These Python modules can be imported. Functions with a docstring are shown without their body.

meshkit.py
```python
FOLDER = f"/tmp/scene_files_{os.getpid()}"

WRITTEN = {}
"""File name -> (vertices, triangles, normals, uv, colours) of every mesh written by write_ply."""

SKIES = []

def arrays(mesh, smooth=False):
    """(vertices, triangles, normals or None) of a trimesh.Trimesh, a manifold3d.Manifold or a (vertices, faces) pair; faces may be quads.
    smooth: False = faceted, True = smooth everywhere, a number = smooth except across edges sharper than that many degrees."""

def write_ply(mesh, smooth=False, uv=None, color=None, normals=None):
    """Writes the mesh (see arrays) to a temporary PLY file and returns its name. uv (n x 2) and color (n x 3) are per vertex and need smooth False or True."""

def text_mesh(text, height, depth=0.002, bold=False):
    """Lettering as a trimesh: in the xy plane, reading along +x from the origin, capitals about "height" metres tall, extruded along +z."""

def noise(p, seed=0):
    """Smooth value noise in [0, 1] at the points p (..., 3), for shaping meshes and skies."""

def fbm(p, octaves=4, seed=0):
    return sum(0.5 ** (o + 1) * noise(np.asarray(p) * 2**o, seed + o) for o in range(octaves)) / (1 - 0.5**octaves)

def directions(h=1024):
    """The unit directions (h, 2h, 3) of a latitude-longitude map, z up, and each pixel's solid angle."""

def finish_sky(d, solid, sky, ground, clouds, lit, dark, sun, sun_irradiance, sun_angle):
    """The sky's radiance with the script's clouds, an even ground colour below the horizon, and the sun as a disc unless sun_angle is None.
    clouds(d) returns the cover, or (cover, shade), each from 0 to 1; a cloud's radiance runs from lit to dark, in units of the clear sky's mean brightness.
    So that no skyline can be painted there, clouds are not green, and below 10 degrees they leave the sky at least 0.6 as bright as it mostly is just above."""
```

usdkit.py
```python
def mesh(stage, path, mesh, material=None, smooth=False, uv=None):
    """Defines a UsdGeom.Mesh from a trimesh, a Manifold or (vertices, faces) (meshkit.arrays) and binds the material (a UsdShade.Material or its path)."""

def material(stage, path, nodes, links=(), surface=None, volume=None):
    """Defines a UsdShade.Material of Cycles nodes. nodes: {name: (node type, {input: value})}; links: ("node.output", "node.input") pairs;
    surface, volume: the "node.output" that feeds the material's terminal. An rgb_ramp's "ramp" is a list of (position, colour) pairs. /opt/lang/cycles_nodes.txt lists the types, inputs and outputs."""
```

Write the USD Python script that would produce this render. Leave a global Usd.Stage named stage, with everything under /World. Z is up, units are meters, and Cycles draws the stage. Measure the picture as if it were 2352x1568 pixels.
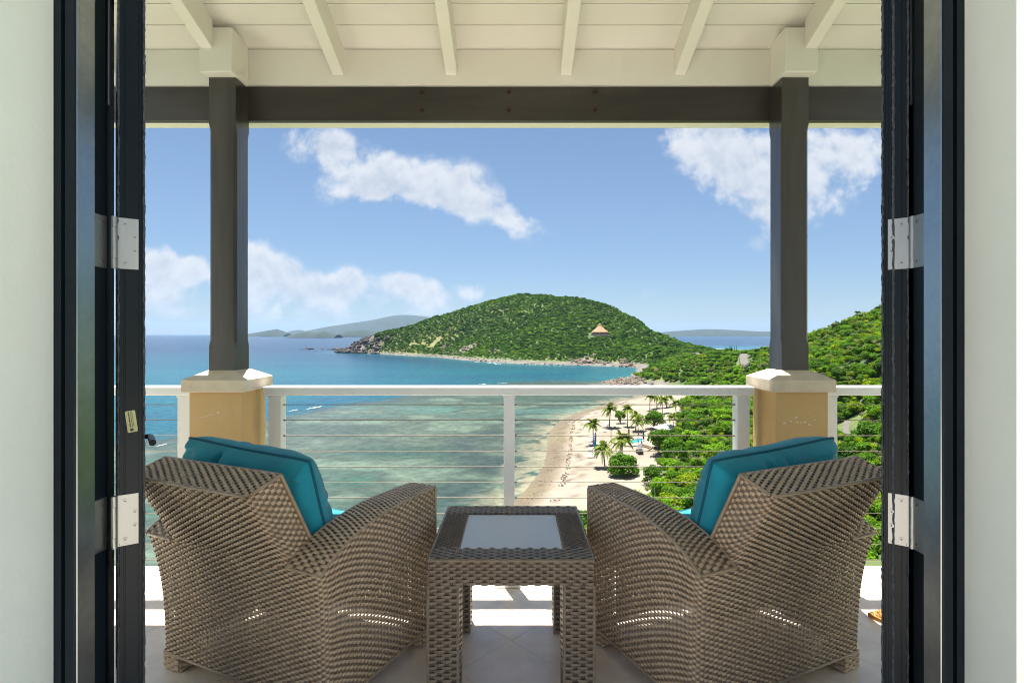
import math, random
import numpy as np, trimesh, usdkit, meshkit
from pxr import Usd, UsdGeom, UsdLux, UsdShade, Gf, Sdf, Vt
from scipy.interpolate import RBFInterpolator, PchipInterpolator
from shapely.geometry import Polygon, Point
from shapely.prepared import prep

stage = Usd.Stage.CreateInMemory()
UsdGeom.SetStageUpAxis(stage, "Z"); UsdGeom.SetStageMetersPerUnit(stage, 1.0)
UsdGeom.Xform.Define(stage, "/World"); UsdGeom.Scope.Define(stage, "/World/Looks")

# ------------------------------------------------------------------ camera, sky, sun, exposure
EYE = 1.333                     # eye height over the balcony floor (z = 0)
SEA = EYE - 30.0                # sea level
cam = UsdGeom.Camera.Define(stage, "/World/camera")
cam.CreateHorizontalApertureAttr(36.0); cam.CreateVerticalApertureAttr(36.0 * 682 / 1024)
cam.CreateFocalLengthAttr(36.0 * 1240 / 2352)
cam.CreateHorizontalApertureOffsetAttr(-36.0 * 8 / 2352)
cam.CreateVerticalApertureOffsetAttr(-36.0 * 17 / 2352)
cam.CreateFStopAttr(0.0)
cam.CreateClippingRangeAttr(Gf.Vec2f(0.05, 100000.0))
cam.AddTranslateOp().Set(Gf.Vec3d(0, 0, EYE)); cam.AddRotateXOp().Set(90.0)
cam.CreateExposureAttr(1.52)
SUN = np.array([-0.076, 0.21, 1.0]); SUN /= np.linalg.norm(SUN)
SUN_EL, SUN_ROT = math.asin(SUN[2]), math.atan2(SUN[0], SUN[1])
SKY_STRENGTH, SUN_INTENSITY = 0.05, 1.25
HAZE = 3.0e-5                   # per metre

def kd(prim, **kw):
    for k, v in kw.items():
        if v is not None: prim.SetCustomDataByKey(k, v)
    return prim

sun = UsdLux.DistantLight.Define(stage, "/World/sun")
sun.CreateIntensityAttr(SUN_INTENSITY); sun.CreateAngleAttr(0.53); sun.CreateNormalizeAttr(True)
sun.CreateColorAttr(Gf.Vec3f(1.0, 0.95, 0.87))
zx = SUN; xx = np.cross([0, 1, 0], zx); xx /= np.linalg.norm(xx); yx = np.cross(zx, xx)
sun.AddTransformOp().Set(Gf.Matrix4d(*xx, 0, *yx, 0, *zx, 0, 0, 0, 0, 1))

def sky_material():
    N, L = {}, []
    N["tc"] = ("texture_coordinate", {}); N["sep"] = ("separate_xyz", {}); L.append(("tc.generated", "sep.vector"))
    N["sky"] = ("sky_texture", {"sky_type": "single_scattering", "sun_disc": False, "sun_elevation": SUN_EL, "sun_rotation": SUN_ROT, "altitude": 30.0, "air_density": 1.0, "aerosol_density": 0.25, "ozone_density": 1.6})
    n = [0]
    def m(op, a, b=0.0, c=0.0, clamp=False):
        n[0] += 1; k = f"m{n[0]}"; ins = {"math_type": op, "use_clamp": clamp}
        for i, x in enumerate((a, b, c)):
            if isinstance(x, str): L.append((x, f"{k}.value{i+1}"))
            else: ins[f"value{i+1}"] = x
        N[k] = ("math", ins); return k + ".value"
    ys = m("maximum", "sep.y", 0.12)
    u = m("divide", "sep.x", ys); v = m("divide", "sep.z", ys)
    N["uv"] = ("combine_xyz", {}); L.extend([(u, "uv.x"), (v, "uv.y"), ("sep.y", "uv.z")])
    N["n1"] = ("noise_texture", {"scale": 7.5, "detail": 8.0, "roughness": 0.56, "distortion": 0.15}); L.append(("uv.vector", "n1.vector"))
    N["uvo"] = ("mapping", {"location": (0.004, 0.016, 0)}); L.append(("uv.vector", "uvo.vector"))
    N["n1o"] = ("noise_texture", {"scale": 7.5, "detail": 8.0, "roughness": 0.56, "distortion": 0.15}); L.append(("uvo.vector", "n1o.vector"))
    N["n2o"] = ("noise_texture", {"scale": 20.0, "detail": 6.0, "roughness": 0.6}); L.append(("uvo.vector", "n2o.vector"))
    N["n2"] = ("noise_texture", {"scale": 20.0, "detail": 6.0, "roughness": 0.6}); L.append(("uv.vector", "n2.vector"))
    N["n3"] = ("noise_texture", {"scale": 3.2, "detail": 6.0, "roughness": 0.55}); L.append(("tc.generated", "n3.vector"))
    # cumulus heaps: centre (px, py in tangent units), half axes, tilt, weight
    blobs = [(-.345, .335, .085, .042, -.45, .95), (-.26, .262, .10, .035, .05, .8), (-.17, .275, .115, .052, -.2, 1.15), (-.035, .218, .085, .030, -.35, .9),
             (.345, .355, .075, .055, -.5, 1.1), (.44, .31, .11, .085, -.7, 1.0), (.60, .33, .14, .075, .1, .9), (.50, .21, .12, .04, 0, .35),
             (-.487, .150, .048, .056, -.45, 1.25), (-.42, .105, .06, .030, -.25, 1.0), (-.60, .125, .045, .026, -.2, 1.05), (-.67, .120, .045, .042, -.4, 1.2),
             (-.20, .095, .060, .030, -.1, 1.1), (-.305, .095, .032, .028, -.3, .95), (-.08, .080, .036, .020, 0, .95), (-.45, .055, .38, .040, 0, .56),
             (.25, .07, .04, .02, -.4, .4), (.33, .045, .12, .015, 0, .2), (-.02, .155, .05, .012, 0, .25), (-.50, .36, .07, .02, .1, .3)]
    total = None
    for bx, by, ax, ay, t, w in blobs:
        du, dv = m("subtract", u, bx), m("subtract", v, by)
        c, s = math.cos(t), math.sin(t)
        p = m("add", m("multiply", du, c / ax), m("multiply", dv, s / ax))
        q = m("add", m("multiply", du, -s / ay), m("multiply", dv, c / ay))
        r2 = m("add", m("multiply", p, p), m("multiply", q, q))
        g = m("multiply", m("exponent", m("multiply", r2, -0.9)), w)
        total = g if total is None else m("add", total, g)
    front = m("multiply", m("greater_than", "sep.y", 0.14), 1.0)
    side = m("multiply", m("subtract", 1.0, front), 0.55)
    total = m("add", m("multiply", total, front), side)
    N["wob"] = ("mix", {"mix_type": "linear_light", "fac": 0.012}); L.extend([("uv.vector", "wob.color1"), ("n2.color", "wob.color2")])
    N["puff"] = ("voronoi_texture", {"feature": "f1", "scale": 17.0}); L.append(("wob.color", "puff.vector"))
    shape = m("add", m("add", m("multiply", m("subtract", "n1.fac", 0.5), 3.7), m("multiply", m("subtract", 0.42, "puff.distance"), 0.55)), m("multiply", m("subtract", "n2.fac", 0.5), 1.25))
    dens = m("add", m("multiply", total, 1.0), m("multiply", shape, m("minimum", m("multiply", total, 2.0), 1.0)))
    N["cov"] = ("map_range", {"range_type": "smoothstep", "from_min": 0.26, "from_max": 0.98, "to_min": 0.0, "to_max": 0.92, "clamp": True}); L.append((dens, "cov.value"))
    up = m("greater_than", "sep.z", 0.0)
    cover = m("multiply", "cov.result", up)
    # shade: lower and thicker parts greyer
    relief = m("add", m("multiply", m("subtract", "n1o.fac", "n1.fac"), 3.6), m("multiply", m("subtract", "n2o.fac", "n2.fac"), 0.7))
    thick = m("multiply", m("subtract", dens, 0.9), 0.28)
    N["shd"] = ("map_range", {"range_type": "smoothstep", "from_min": -0.35, "from_max": 0.75, "to_min": 0.0, "to_max": 1.0, "clamp": True}); L.append((m("add", m("add", relief, thick), m("multiply", m("subtract", "n3.fac", 0.5), 0.8)), "shd.value"))
    N["shade"] = ("mix", {"color1": (5.9, 6.1, 6.4), "color2": (3.7, 4.2, 5.0)}); L.append(("shd.result", "shade.fac"))
    N["tint"] = ("mix", {"mix_type": "multiply", "fac": 1.0, "color2": SKY_TINT}); L.append(("sky.color", "tint.color1"))
    N["hz"] = ("map_range", {"range_type": "smoothstep", "from_min": 0.0, "from_max": 0.30, "to_min": 0.0, "to_max": 1.0, "clamp": True}); L.append(("sep.z", "hz.value"))
    N["hzc"] = ("mix", {"color1": (0.74, 0.80, 0.95), "color2": (1.0, 1.0, 1.0)}); L.append(("hz.result", "hzc.fac"))
    N["tint2"] = ("mix", {"mix_type": "multiply", "fac": 1.0}); L.extend([("tint.color", "tint2.color1"), ("hzc.color", "tint2.color2")])
    N["fin"] = ("mix", {}); L.extend([(cover, "fin.fac"), ("tint2.color", "fin.color1"), ("shade.color", "fin.color2")])
    N["bg"] = ("background_shader", {"strength": SKY_STRENGTH}); L.append(("fin.color", "bg.color"))
    return usdkit.material(stage, "/World/Looks/sky", N, L, surface="bg.background")

SKY_TINT = (.78, .815, .84)
dome = UsdLux.DomeLight.Define(stage, "/World/sky"); dome.CreateIntensityAttr(1.0)
UsdShade.MaterialBindingAPI.Apply(dome.GetPrim()).Bind(sky_material())
kd(dome.GetPrim(), kind="structure")

# ------------------------------------------------------------------ helpers
used = {}
def fresh(parent, name):
    k = (parent, name); i = used.get(k, 0); used[k] = i + 1
    return f"{parent}/{name}" if i == 0 else f"{parent}/{name}_{i:03d}"
def path_of(p): return "/World" if p is None else (p if isinstance(p, str) else str(p.GetPath()))
def obj(name, mesh, material, parent=None, smooth=False, label=None, cat=None, group=None, kind=None, col=None):
    q = fresh(path_of(parent), name)
    m = usdkit.mesh(stage, q, mesh, material, smooth=smooth)
    if col is not None:
        UsdGeom.PrimvarsAPI(m).CreatePrimvar("col", Sdf.ValueTypeNames.Color3fArray, "vertex").Set(Vt.Vec3fArray.FromNumpy(np.asarray(col, np.float32)))
    return kd(m.GetPrim(), label=label, category=cat, group=group, kind=kind)
def thing(name, loc=(0, 0, 0), rz=0.0, scale=None, label=None, cat=None, group=None, kind=None):
    x = UsdGeom.Xform.Define(stage, fresh("/World", name))
    x.AddTranslateOp().Set(Gf.Vec3d(*map(float, loc))); x.AddRotateZOp().Set(float(math.degrees(rz)))
    if scale is not None: x.AddScaleOp().Set(Gf.Vec3f(*map(float, np.broadcast_to(scale, 3))))
    return kd(x.GetPrim(), label=label, category=cat, group=group, kind=kind)
def dup(root, loc, rz=0.0, scale=None, label=None, group=None):
    base = root.GetName(); was = root.GetCustomData()
    parts = base.split("_")
    if parts[-1].isdigit(): base = "_".join(parts[:-1])
    t = thing(base, loc, rz, scale, label or was.get("label"), was.get("category"), group or was.get("group"))
    t.GetReferences().AddInternalReference(root.GetPath()); t.SetInstanceable(True)
    return t

def cat(*ms):
    vs, fs, o = [], [], 0
    for m in ms:
        if m is None: continue
        v, f = (m.vertices, m.faces) if hasattr(m, "vertices") else m
        vs.append(np.asarray(v)); fs.append(np.asarray(f) + o); o += len(v)
    return np.vstack(vs), np.vstack(fs)
def box(x0, x1, y0, y1, z0, z1, ch=0.0):
    if ch <= 0:
        b = trimesh.creation.box([x1 - x0, y1 - y0, z1 - z0]); b.apply_translation([(x0 + x1) / 2, (y0 + y1) / 2, (z0 + z1) / 2]); return b
    pts = []
    for x, sx in ((x0, 1), (x1, -1)):
        for y, sy in ((y0, 1), (y1, -1)):
            for z, sz in ((z0, 1), (z1, -1)):
                pts += [(x, y + sy * ch, z + sz * ch), (x + sx * ch, y, z + sz * ch), (x + sx * ch, y + sy * ch, z)]
    return trimesh.convex.convex_hull(np.array(pts))
def prism(poly, z0, z1):
    m = trimesh.creation.extrude_polygon(poly if isinstance(poly, Polygon) else Polygon(poly), z1 - z0, engine="earcut"); m.apply_translation([0, 0, z0]); return m
def tube(pts, r, n=8, cap=True):
    pts = np.asarray(pts, float); r = np.broadcast_to(r, len(pts))
    t = np.gradient(pts, axis=0); t /= np.linalg.norm(t, axis=1, keepdims=True) + 1e-12
    ref = np.array([0, 0, 1.0]) if abs(t[:, 2]).mean() < .9 else np.array([1.0, 0, 0])
    a = np.cross(t, ref); a /= np.linalg.norm(a, axis=1, keepdims=True) + 1e-12; b = np.cross(t, a)
    an = np.linspace(0, 2 * np.pi, n, endpoint=False)
    v = (pts[:, None] + r[:, None, None] * (np.cos(an)[None, :, None] * a[:, None] + np.sin(an)[None, :, None] * b[:, None])).reshape(-1, 3)
    f = []
    for i in range(len(pts) - 1):
        for j in range(n):
            k = (j + 1) % n; p, q, s, w = i * n + j, i * n + k, (i + 1) * n + k, (i + 1) * n + j
            f += [(p, q, s), (p, s, w)]
    if cap:
        v = np.vstack([v, pts[:1], pts[-1:]]); c0, c1 = len(v) - 2, len(v) - 1; o = (len(pts) - 1) * n
        for j in range(n):
            k = (j + 1) % n; f += [(c0, k, j), (c1, o + j, o + k)]
    return v, np.array(f)
def grid(V):
    R, C = V.shape[:2]; i = np.arange(R * C).reshape(R, C)
    q = np.stack([i[:-1, :-1], i[:-1, 1:], i[1:, 1:], i[1:, :-1]], -1).reshape(-1, 4)
    return V.reshape(-1, 3), np.vstack([q[:, [0, 1, 2]], q[:, [0, 2, 3]]])
def xf(mesh, M):
    v, f = (mesh.vertices, mesh.faces) if hasattr(mesh, "vertices") else mesh
    return np.asarray(v) @ np.asarray(M)[:3, :3].T + np.asarray(M)[:3, 3], f
def rotz(a, t=(0, 0, 0)):
    M = np.eye(4); c, s = math.cos(a), math.sin(a); M[:2, :2] = [[c, -s], [s, c]]; M[:3, 3] = t; return M

def mat(name, c1, c2=None, scale=6.0, rough=0.5, bump=0.0, bscale=None, bdist=0.01, coord="pos", stretch=None, detail=6.0, spec=0.5, lo=0.35, hi=0.65, rough2=None, extra=None, **pr):
    N = {"p": ("principled_bsdf", {"roughness": rough, "specular_ior_level": spec, **pr})}; L = []
    if coord == "pos": N["c"] = ("geometry", {}); src = "c.position"
    else: N["c"] = ("texture_coordinate", {}); src = "c.object"
    if stretch is not None:
        N["mp"] = ("mapping", {"scale": stretch}); L.append((src, "mp.vector")); src = "mp.vector"
    if c2 is not None:
        N["n"] = ("noise_texture", {"scale": scale, "detail": detail, "roughness": 0.6}); L.append((src, "n.vector"))
        N["r"] = ("rgb_ramp", {"ramp": [(0, c1), (lo, c1), (hi, c2), (1, c2)]}); L += [("n.fac", "r.fac"), ("r.color", "p.base_color")]
        if rough2 is not None:
            N["rr"] = ("map_range", {"from_min": lo, "from_max": hi, "to_min": rough, "to_max": rough2, "clamp": True}); L += [("n.fac", "rr.value"), ("rr.result", "p.roughness")]
    else: N["p"][1]["base_color"] = c1
    if bump:
        N["bn"] = ("noise_texture", {"scale": bscale or scale * 4, "detail": 5.0, "roughness": 0.6}); L.append((src, "bn.vector"))
        N["b"] = ("bump", {"strength": bump, "distance": bdist}); L += [("bn.fac", "b.height"), ("b.normal", "p.normal")]
    return usdkit.material(stage, f"/World/Looks/{name}", N, L, surface="p.BSDF")

def leaf_mat(name, dark, light, trans=0.35, rough=0.5):
    N = {"g": ("geometry", {}), "oi": ("object_info", {}), "tc": ("texture_coordinate", {}),
         "n": ("noise_texture", {"scale": 0.8, "detail": 3.0}),
         "a": ("math", {"math_type": "multiply_add", "value2": 0.45}), "b": ("math", {"math_type": "multiply_add", "value2": 0.45}),
         "r": ("rgb_ramp", {"ramp": [(0.0, dark), (0.35, tuple(np.add(np.multiply(dark, .6), np.multiply(light, .4)))), (1.0, light)]}),
         "p": ("principled_bsdf", {"roughness": rough, "specular_ior_level": 0.15}), "t": ("translucent_bsdf", {}), "mx": ("mix_closure", {"fac": trans}),
         "tm": ("mix", {"mix_type": "multiply", "fac": 1.0, "color2": (1.15, 1.2, 0.5)})}
    L = [("tc.object", "n.vector"), ("g.random_per_island", "a.value1"), ("oi.random", "b.value1"), ("n.fac", "bb.value1"),
         ("bb.value", "b.value3"), ("b.value", "a.value3"), ("a.value", "r.fac"),
         ("r.color", "p.base_color"), ("r.color", "tm.color1"), ("tm.color", "t.color"), ("p.BSDF", "mx.closure1"), ("t.BSDF", "mx.closure2")]
    N["bb"] = ("math", {"math_type": "multiply_add", "value2": 0.5, "value3": -0.22})
    return usdkit.material(stage, f"/World/Looks/{name}", N, L, surface="mx.closure")

def col_mat(name, scale, amt, rough, bump=0.0, bscale=8.0, bdist=0.02, spec=0.5, scale2=None):
    """base colour from the mesh's own colours, broken up by noise"""
    N = {"at": ("attribute", {"attribute": "col"}), "g": ("geometry", {}), "n": ("noise_texture", {"scale": scale, "detail": 8.0, "roughness": 0.65}),
         "mr": ("map_range", {"from_min": 0.3, "from_max": 0.7, "to_min": 1 - amt, "to_max": 1 + amt, "clamp": True}),
         "mu": ("mix", {"mix_type": "multiply", "fac": 1.0}), "p": ("principled_bsdf", {"roughness": rough, "specular_ior_level": spec})}
    L = [("g.position", "n.vector"), ("n.fac", "mr.value"), ("at.color", "mu.color1"), ("mr.result", "mu.color2"), ("mu.color", "p.base_color")]
    if bump:
        N["bn"] = ("noise_texture", {"scale": bscale, "detail": 6.0, "roughness": 0.6}); N["b"] = ("bump", {"strength": bump, "distance": bdist})
        L += [("g.position", "bn.vector"), ("bn.fac", "b.height"), ("b.normal", "p.normal")]
    return usdkit.material(stage, f"/World/Looks/{name}", N, L, surface="p.BSDF")

M = {}
M["cream"] = mat("cream_paint", (.80, .775, .715), (.76, .73, .66), scale=1.6, rough=.55, bump=.12, bscale=60, bdist=.002)
M["wall"] = mat("wall_plaster", (.80, .85, .775), (.75, .80, .72), scale=2.0, rough=.6, bump=.25, bscale=35, bdist=.003)
M["dark_wood"] = mat("dark_stained_wood", (.028, .024, .024), (.064, .053, .050), scale=7, rough=.26, spec=.75, bump=.2, bscale=30, bdist=.002, stretch=(1, 1, .12))
M["dark_beam"] = mat("dark_stained_beam", (.024, .020, .021), (.052, .044, .042), scale=7, rough=.4, bump=.2, bscale=30, bdist=.002, stretch=(.12, 1, 1))
M["bolt"] = mat("bolt_iron", (.05, .035, .03), (.10, .06, .045), scale=60, rough=.5, metallic=.6)
M["stucco"] = mat("ochre_stucco", (.58, .365, .15), (.66, .44, .20), scale=2.5, rough=.8, bump=.5, bscale=45, bdist=.004)
M["stone"] = mat("cast_stone", (.62, .50, .36), (.74, .63, .48), scale=9, rough=.6, bump=.25, bscale=50, bdist=.003)
M["white"] = mat("white_metal_paint", (.80, .80, .78), (.76, .76, .74), scale=3, rough=.35)
M["cable"] = mat("steel_cable", (.16, .13, .10), (.24, .20, .16), scale=200, rough=.55, metallic=.4)
M["black"] = mat("black_metal_frame", (.004, .008, .011), (.007, .012, .016), scale=3, rough=.34, bump=.08, bscale=80, bdist=.0006, spec=.2)
M["satin"] = mat("satin_dark_metal", (.30, .34, .36), (.36, .40, .42), scale=4, rough=.26, rough2=.34, metallic=1.0, bump=.06, bscale=120, bdist=.0005)
M["pile"] = mat("weather_pile", (.02, .025, .03), (.06, .07, .08), scale=160, rough=.9)
M["steel"] = mat("brushed_steel", (.33, .34, .335), (.45, .46, .45), scale=14, rough=.40, rough2=.5, metallic=1.0, bump=.1, bscale=160, bdist=.0005, stretch=(1, 1, .15))
M["slot"] = mat("screw_slot", (.02, .02, .02), rough=.6)
M["sticker"] = mat("foil_sticker", (.30, .31, .14), (.40, .40, .20), scale=40, rough=.35)
M["tile"] = [mat(f"travertine_{k}", a, b, scale=5, rough=.22, rough2=.36, bump=.06, bscale=40, bdist=.002, spec=.8) for k, (a, b) in enumerate([((.80, .69, .56), (.89, .80, .69)), ((.82, .71, .57), (.90, .81, .69)), ((.78, .68, .55), (.88, .79, .68))])]
M["grout"] = mat("grout", (.66, .57, .47), (.74, .65, .55), scale=30, rough=.9)
M["slab"] = mat("slab_concrete", (.55, .50, .44), (.62, .57, .50), scale=3, rough=.85)
M["teal"] = mat("teal_fabric", (.002, .235, .31), (.005, .30, .385), scale=9, rough=.85, bump=.25, bscale=400, bdist=.001, sheen_weight=.25, coord="obj")
M["teal_pipe"] = mat("teal_piping", (.004, .10, .15), rough=.85)
M["glass_sheet"] = usdkit.material(stage, "/World/Looks/glass_sheet", {"t": ("transparent_bsdf", {"color": (.93, .96, .96)}), "g": ("glossy_bsdf", {"color": (1, 1, 1), "roughness": .02}), "f": ("fresnel", {"IOR": 1.5}), "m": ("mix_closure", {})},
    [("f.fac", "m.fac"), ("t.BSDF", "m.closure1"), ("g.BSDF", "m.closure2")], surface="m.closure") if True else None
M["rippled"] = usdkit.material(stage, "/World/Looks/rippled_glass", {"g": ("geometry", {}), "v": ("voronoi_texture", {"scale": 55.0, "feature": "smooth_f1"}), "n": ("noise_texture", {"scale": 60.0, "detail": 2.0}),
    "b": ("bump", {"strength": .9, "distance": .008}), "p": ("principled_bsdf", {"base_color": (.93, .97, .98), "roughness": .35, "transmission_weight": .9, "ior": 1.45}),
    "t": ("translucent_bsdf", {"color": (.95, .97, .97)}), "d": ("diffuse_bsdf", {"color": (.9, .93, .94)}), "m1": ("mix_closure", {"fac": .55}), "m2": ("mix_closure", {"fac": .85}), "gl": ("glossy_bsdf", {"color": (1, 1, 1), "roughness": .08}), "fr": ("fresnel", {"IOR": 1.8}), "m3": ("mix_closure", {})},
    [("g.position", "n.vector"), ("n.fac", "b.height"), ("b.normal", "p.normal"), ("t.BSDF", "m1.closure1"), ("d.BSDF", "m1.closure2"), ("p.BSDF", "m2.closure1"), ("m1.closure", "m2.closure2"), ("b.normal", "gl.normal"), ("fr.fac", "m3.fac"), ("m2.closure", "m3.closure1"), ("gl.BSDF", "m3.closure2")], surface="m3.closure")
def wicker_mat(name="wicker", k=1.0):
    N = {"g": ("geometry", {}), "tc": ("texture_coordinate", {}), "n": ("noise_texture", {"scale": 22.0, "detail": 6.0, "roughness": .65}), "n2": ("noise_texture", {"scale": 320.0, "detail": 2.0}),
         "a": ("math", {"math_type": "multiply_add", "value2": .14}), "a2": ("math", {"math_type": "multiply_add", "value2": .30, "value3": -.12}),
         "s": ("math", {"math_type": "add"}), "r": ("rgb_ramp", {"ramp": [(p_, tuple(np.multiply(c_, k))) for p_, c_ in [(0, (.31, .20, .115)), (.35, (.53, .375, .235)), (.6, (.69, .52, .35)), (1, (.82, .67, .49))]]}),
         "b": ("bump", {"strength": .35, "distance": .0008}), "p": ("principled_bsdf", {"roughness": .31, "specular_ior_level": .6})}
    L = [("tc.object", "n.vector"), ("tc.object", "n2.vector"), ("g.random_per_island", "a.value1"), ("n2.fac", "a2.value1"), ("a2.value", "a.value3"), ("a.value", "s.value1"), ("nn.value", "s.value2"), ("s.value", "r.fac"), ("r.color", "p.base_color"),
         ("n2.fac", "b.height"), ("b.normal", "p.normal"), ("n.fac", "nn.value1")]
    N["nn"] = ("math", {"math_type": "multiply_add", "value2": .7, "value3": .06})
    return usdkit.material(stage, f"/World/Looks/{name}", N, L, surface="p.BSDF")
M["wicker"] = wicker_mat(); M["wicker_table"] = wicker_mat("wicker_table", .42)  # table copy has its backlit shade put into the colour
M["wicker_table_dark"] = mat("wicker_table_core", (.07, .046, .030), (.14, .098, .066), scale=30, rough=.5, coord="obj")  # table warps, likewise darkened in colour for the backlit side
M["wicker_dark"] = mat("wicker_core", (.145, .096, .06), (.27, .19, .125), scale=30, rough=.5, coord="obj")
M["coir"] = mat("coir", (.34, .16, .04), (.50, .27, .08), scale=90, rough=.95, coord="obj")
# ------------------------------------------------------------------ balcony floor
R2 = math.sqrt(2)
floor = thing("floor", kind="structure")
obj("slab", box(-3.6, 3.6, 1.10, 3.100, -.30, -.0135), M["slab"], floor)
rng = random.Random(4)
FX, FY0, FY1 = 3.3, 1.22, 3.040
rect = Polygon([(-FX, FY0), (FX, FY0), (FX, FY1), (-FX, FY1)])
T, GAP = .305, .0018
for i in range(-16, 22):
    for j in range(-22, 16):
        a0, b0 = 1.6504 + T * i + GAP / 2, -1.6744 + T * j + GAP / 2
        a1, b1 = a0 + T - GAP, b0 + T - GAP
        pl = Polygon([((a + b) / R2, (a - b) / R2) for a, b in ((a0, b0), (a1, b0), (a1, b1), (a0, b1))])
        if not pl.intersects(rect): continue
        pl = pl.intersection(rect)
        if pl.area < 1e-4 or pl.geom_type != "Polygon": continue
        dz = rng.uniform(-.0006, .0004)
        obj("tile", prism(pl, -.0125, dz), M["tile"][rng.randrange(3)], floor)
obj("grout_bed", box(-FX, FX, FY0, FY1, -.0128, -.0013), M["grout"], floor)
x = -FX
while x < FX - .05:
    obj("edge_tile", box(x, min(x + .597, FX), FY1 + .003, 3.107, -.045, .0005, .003), M["tile"][rng.randrange(3)], floor); x += .6
obj("room_floor", box(-4.2, 4.2, -7.0, 1.10, -.2, -.002), M["tile"][0], kind="structure")  # unseen floor behind the camera, left open to the sun as added bounce light

# ------------------------------------------------------------------ roof of the balcony
roof = thing("porch_roof", label="white painted porch ceiling with sloping rafters above the balcony", cat="roof")
SL = 1 / 3.0
ceil_z = lambda y: 2.846 + SL * (2.865 - y)
edges = [2.985, 2.727]
while edges[-1] > .9: edges.append(edges[-1] - .1135)
brd = random.Random(3)
for k in range(len(edges) - 1):
    y1, y0 = edges[k] - .0022, edges[k + 1] + .0022
    d = brd.uniform(0, .0015)
    v = np.array([[x_, y, ceil_z(y) + dz + d] for x_ in (-2.5, 2.44) for y in (y0, y1) for dz in (0, .018)])
    obj("ceiling_board", trimesh.convex.convex_hull(v), M["cream"], roof)
v = np.array([[x_, y, ceil_z(y) + dz] for x_ in (-2.55, 2.49) for y in (.86, 3.02) for dz in (.021, .09)])
obj("roof_deck", trimesh.convex.convex_hull(v), M["cream"], roof)
RW = .030
for xc in (-2.145, -1.545, -.941, -.340, .268, .872, 1.478, 2.08):
    ye = 2.70 if abs(abs(xc + .03) - 1.5) < .1 else 2.8655
    pts = []
    for x_ in (xc - RW, xc + RW):
        for y in (.9, ye):
            zb, zt = ceil_z(y) - .141, ceil_z(y) + .0005
            for sx in (1, -1):
                pass
            pts += [(x_ + (.003 if x_ < xc else -.003), y, zb), (x_, y, zb + .003), (x_, y, zt)]
    obj("rafter", trimesh.convex.convex_hull(np.array(pts)), M["cream"], roof)
obj("frieze_board", box(-2.5, 2.44, 2.865, 2.917, 2.655, 2.842, .002), M["cream"], roof)
obj("soffit_board", box(-2.5, 2.44, 2.921, 3.00, 2.476, 2.70, .002), M["cream"], roof)
for xc in (-1.50, 1.432):
    w = .0825
    obj("column_block", box(xc - w, xc + w, 2.700, 2.864, 2.645, ceil_z(2.864) + .02, .003), M["cream"], roof)

beam = thing("porch_beam", label="long dark stained timber beam with six bolts across the porch", cat="beam")
obj("plank", box(-2.5, 2.44, 2.885, 2.919, 2.472, 2.6535, .002), M["dark_beam"], beam)
for px in (968, 1168, 1368):
    for py in (210, 252):
        X, Z = (px - 1184) / 1240 * 2.885, EYE + (767 - py) / 1240 * 2.885
        hx = trimesh.creation.cylinder(.0105, .012, sections=6); ws = trimesh.creation.cylinder(.016, .003, sections=16)
        ws.apply_translation([0, 0, -.004])
        st = trimesh.creation.cylinder(.006, .02, sections=10); st.apply_translation([0, 0, .003])
        h = cat(hx, ws, st); Rm = np.array([[1, 0, 0, X], [0, 0, -1, 2.880], [0, 1, 0, Z], [0, 0, 0, 1.]])
        obj("bolt", xf(h, Rm), M["bolt"], beam)

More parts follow.
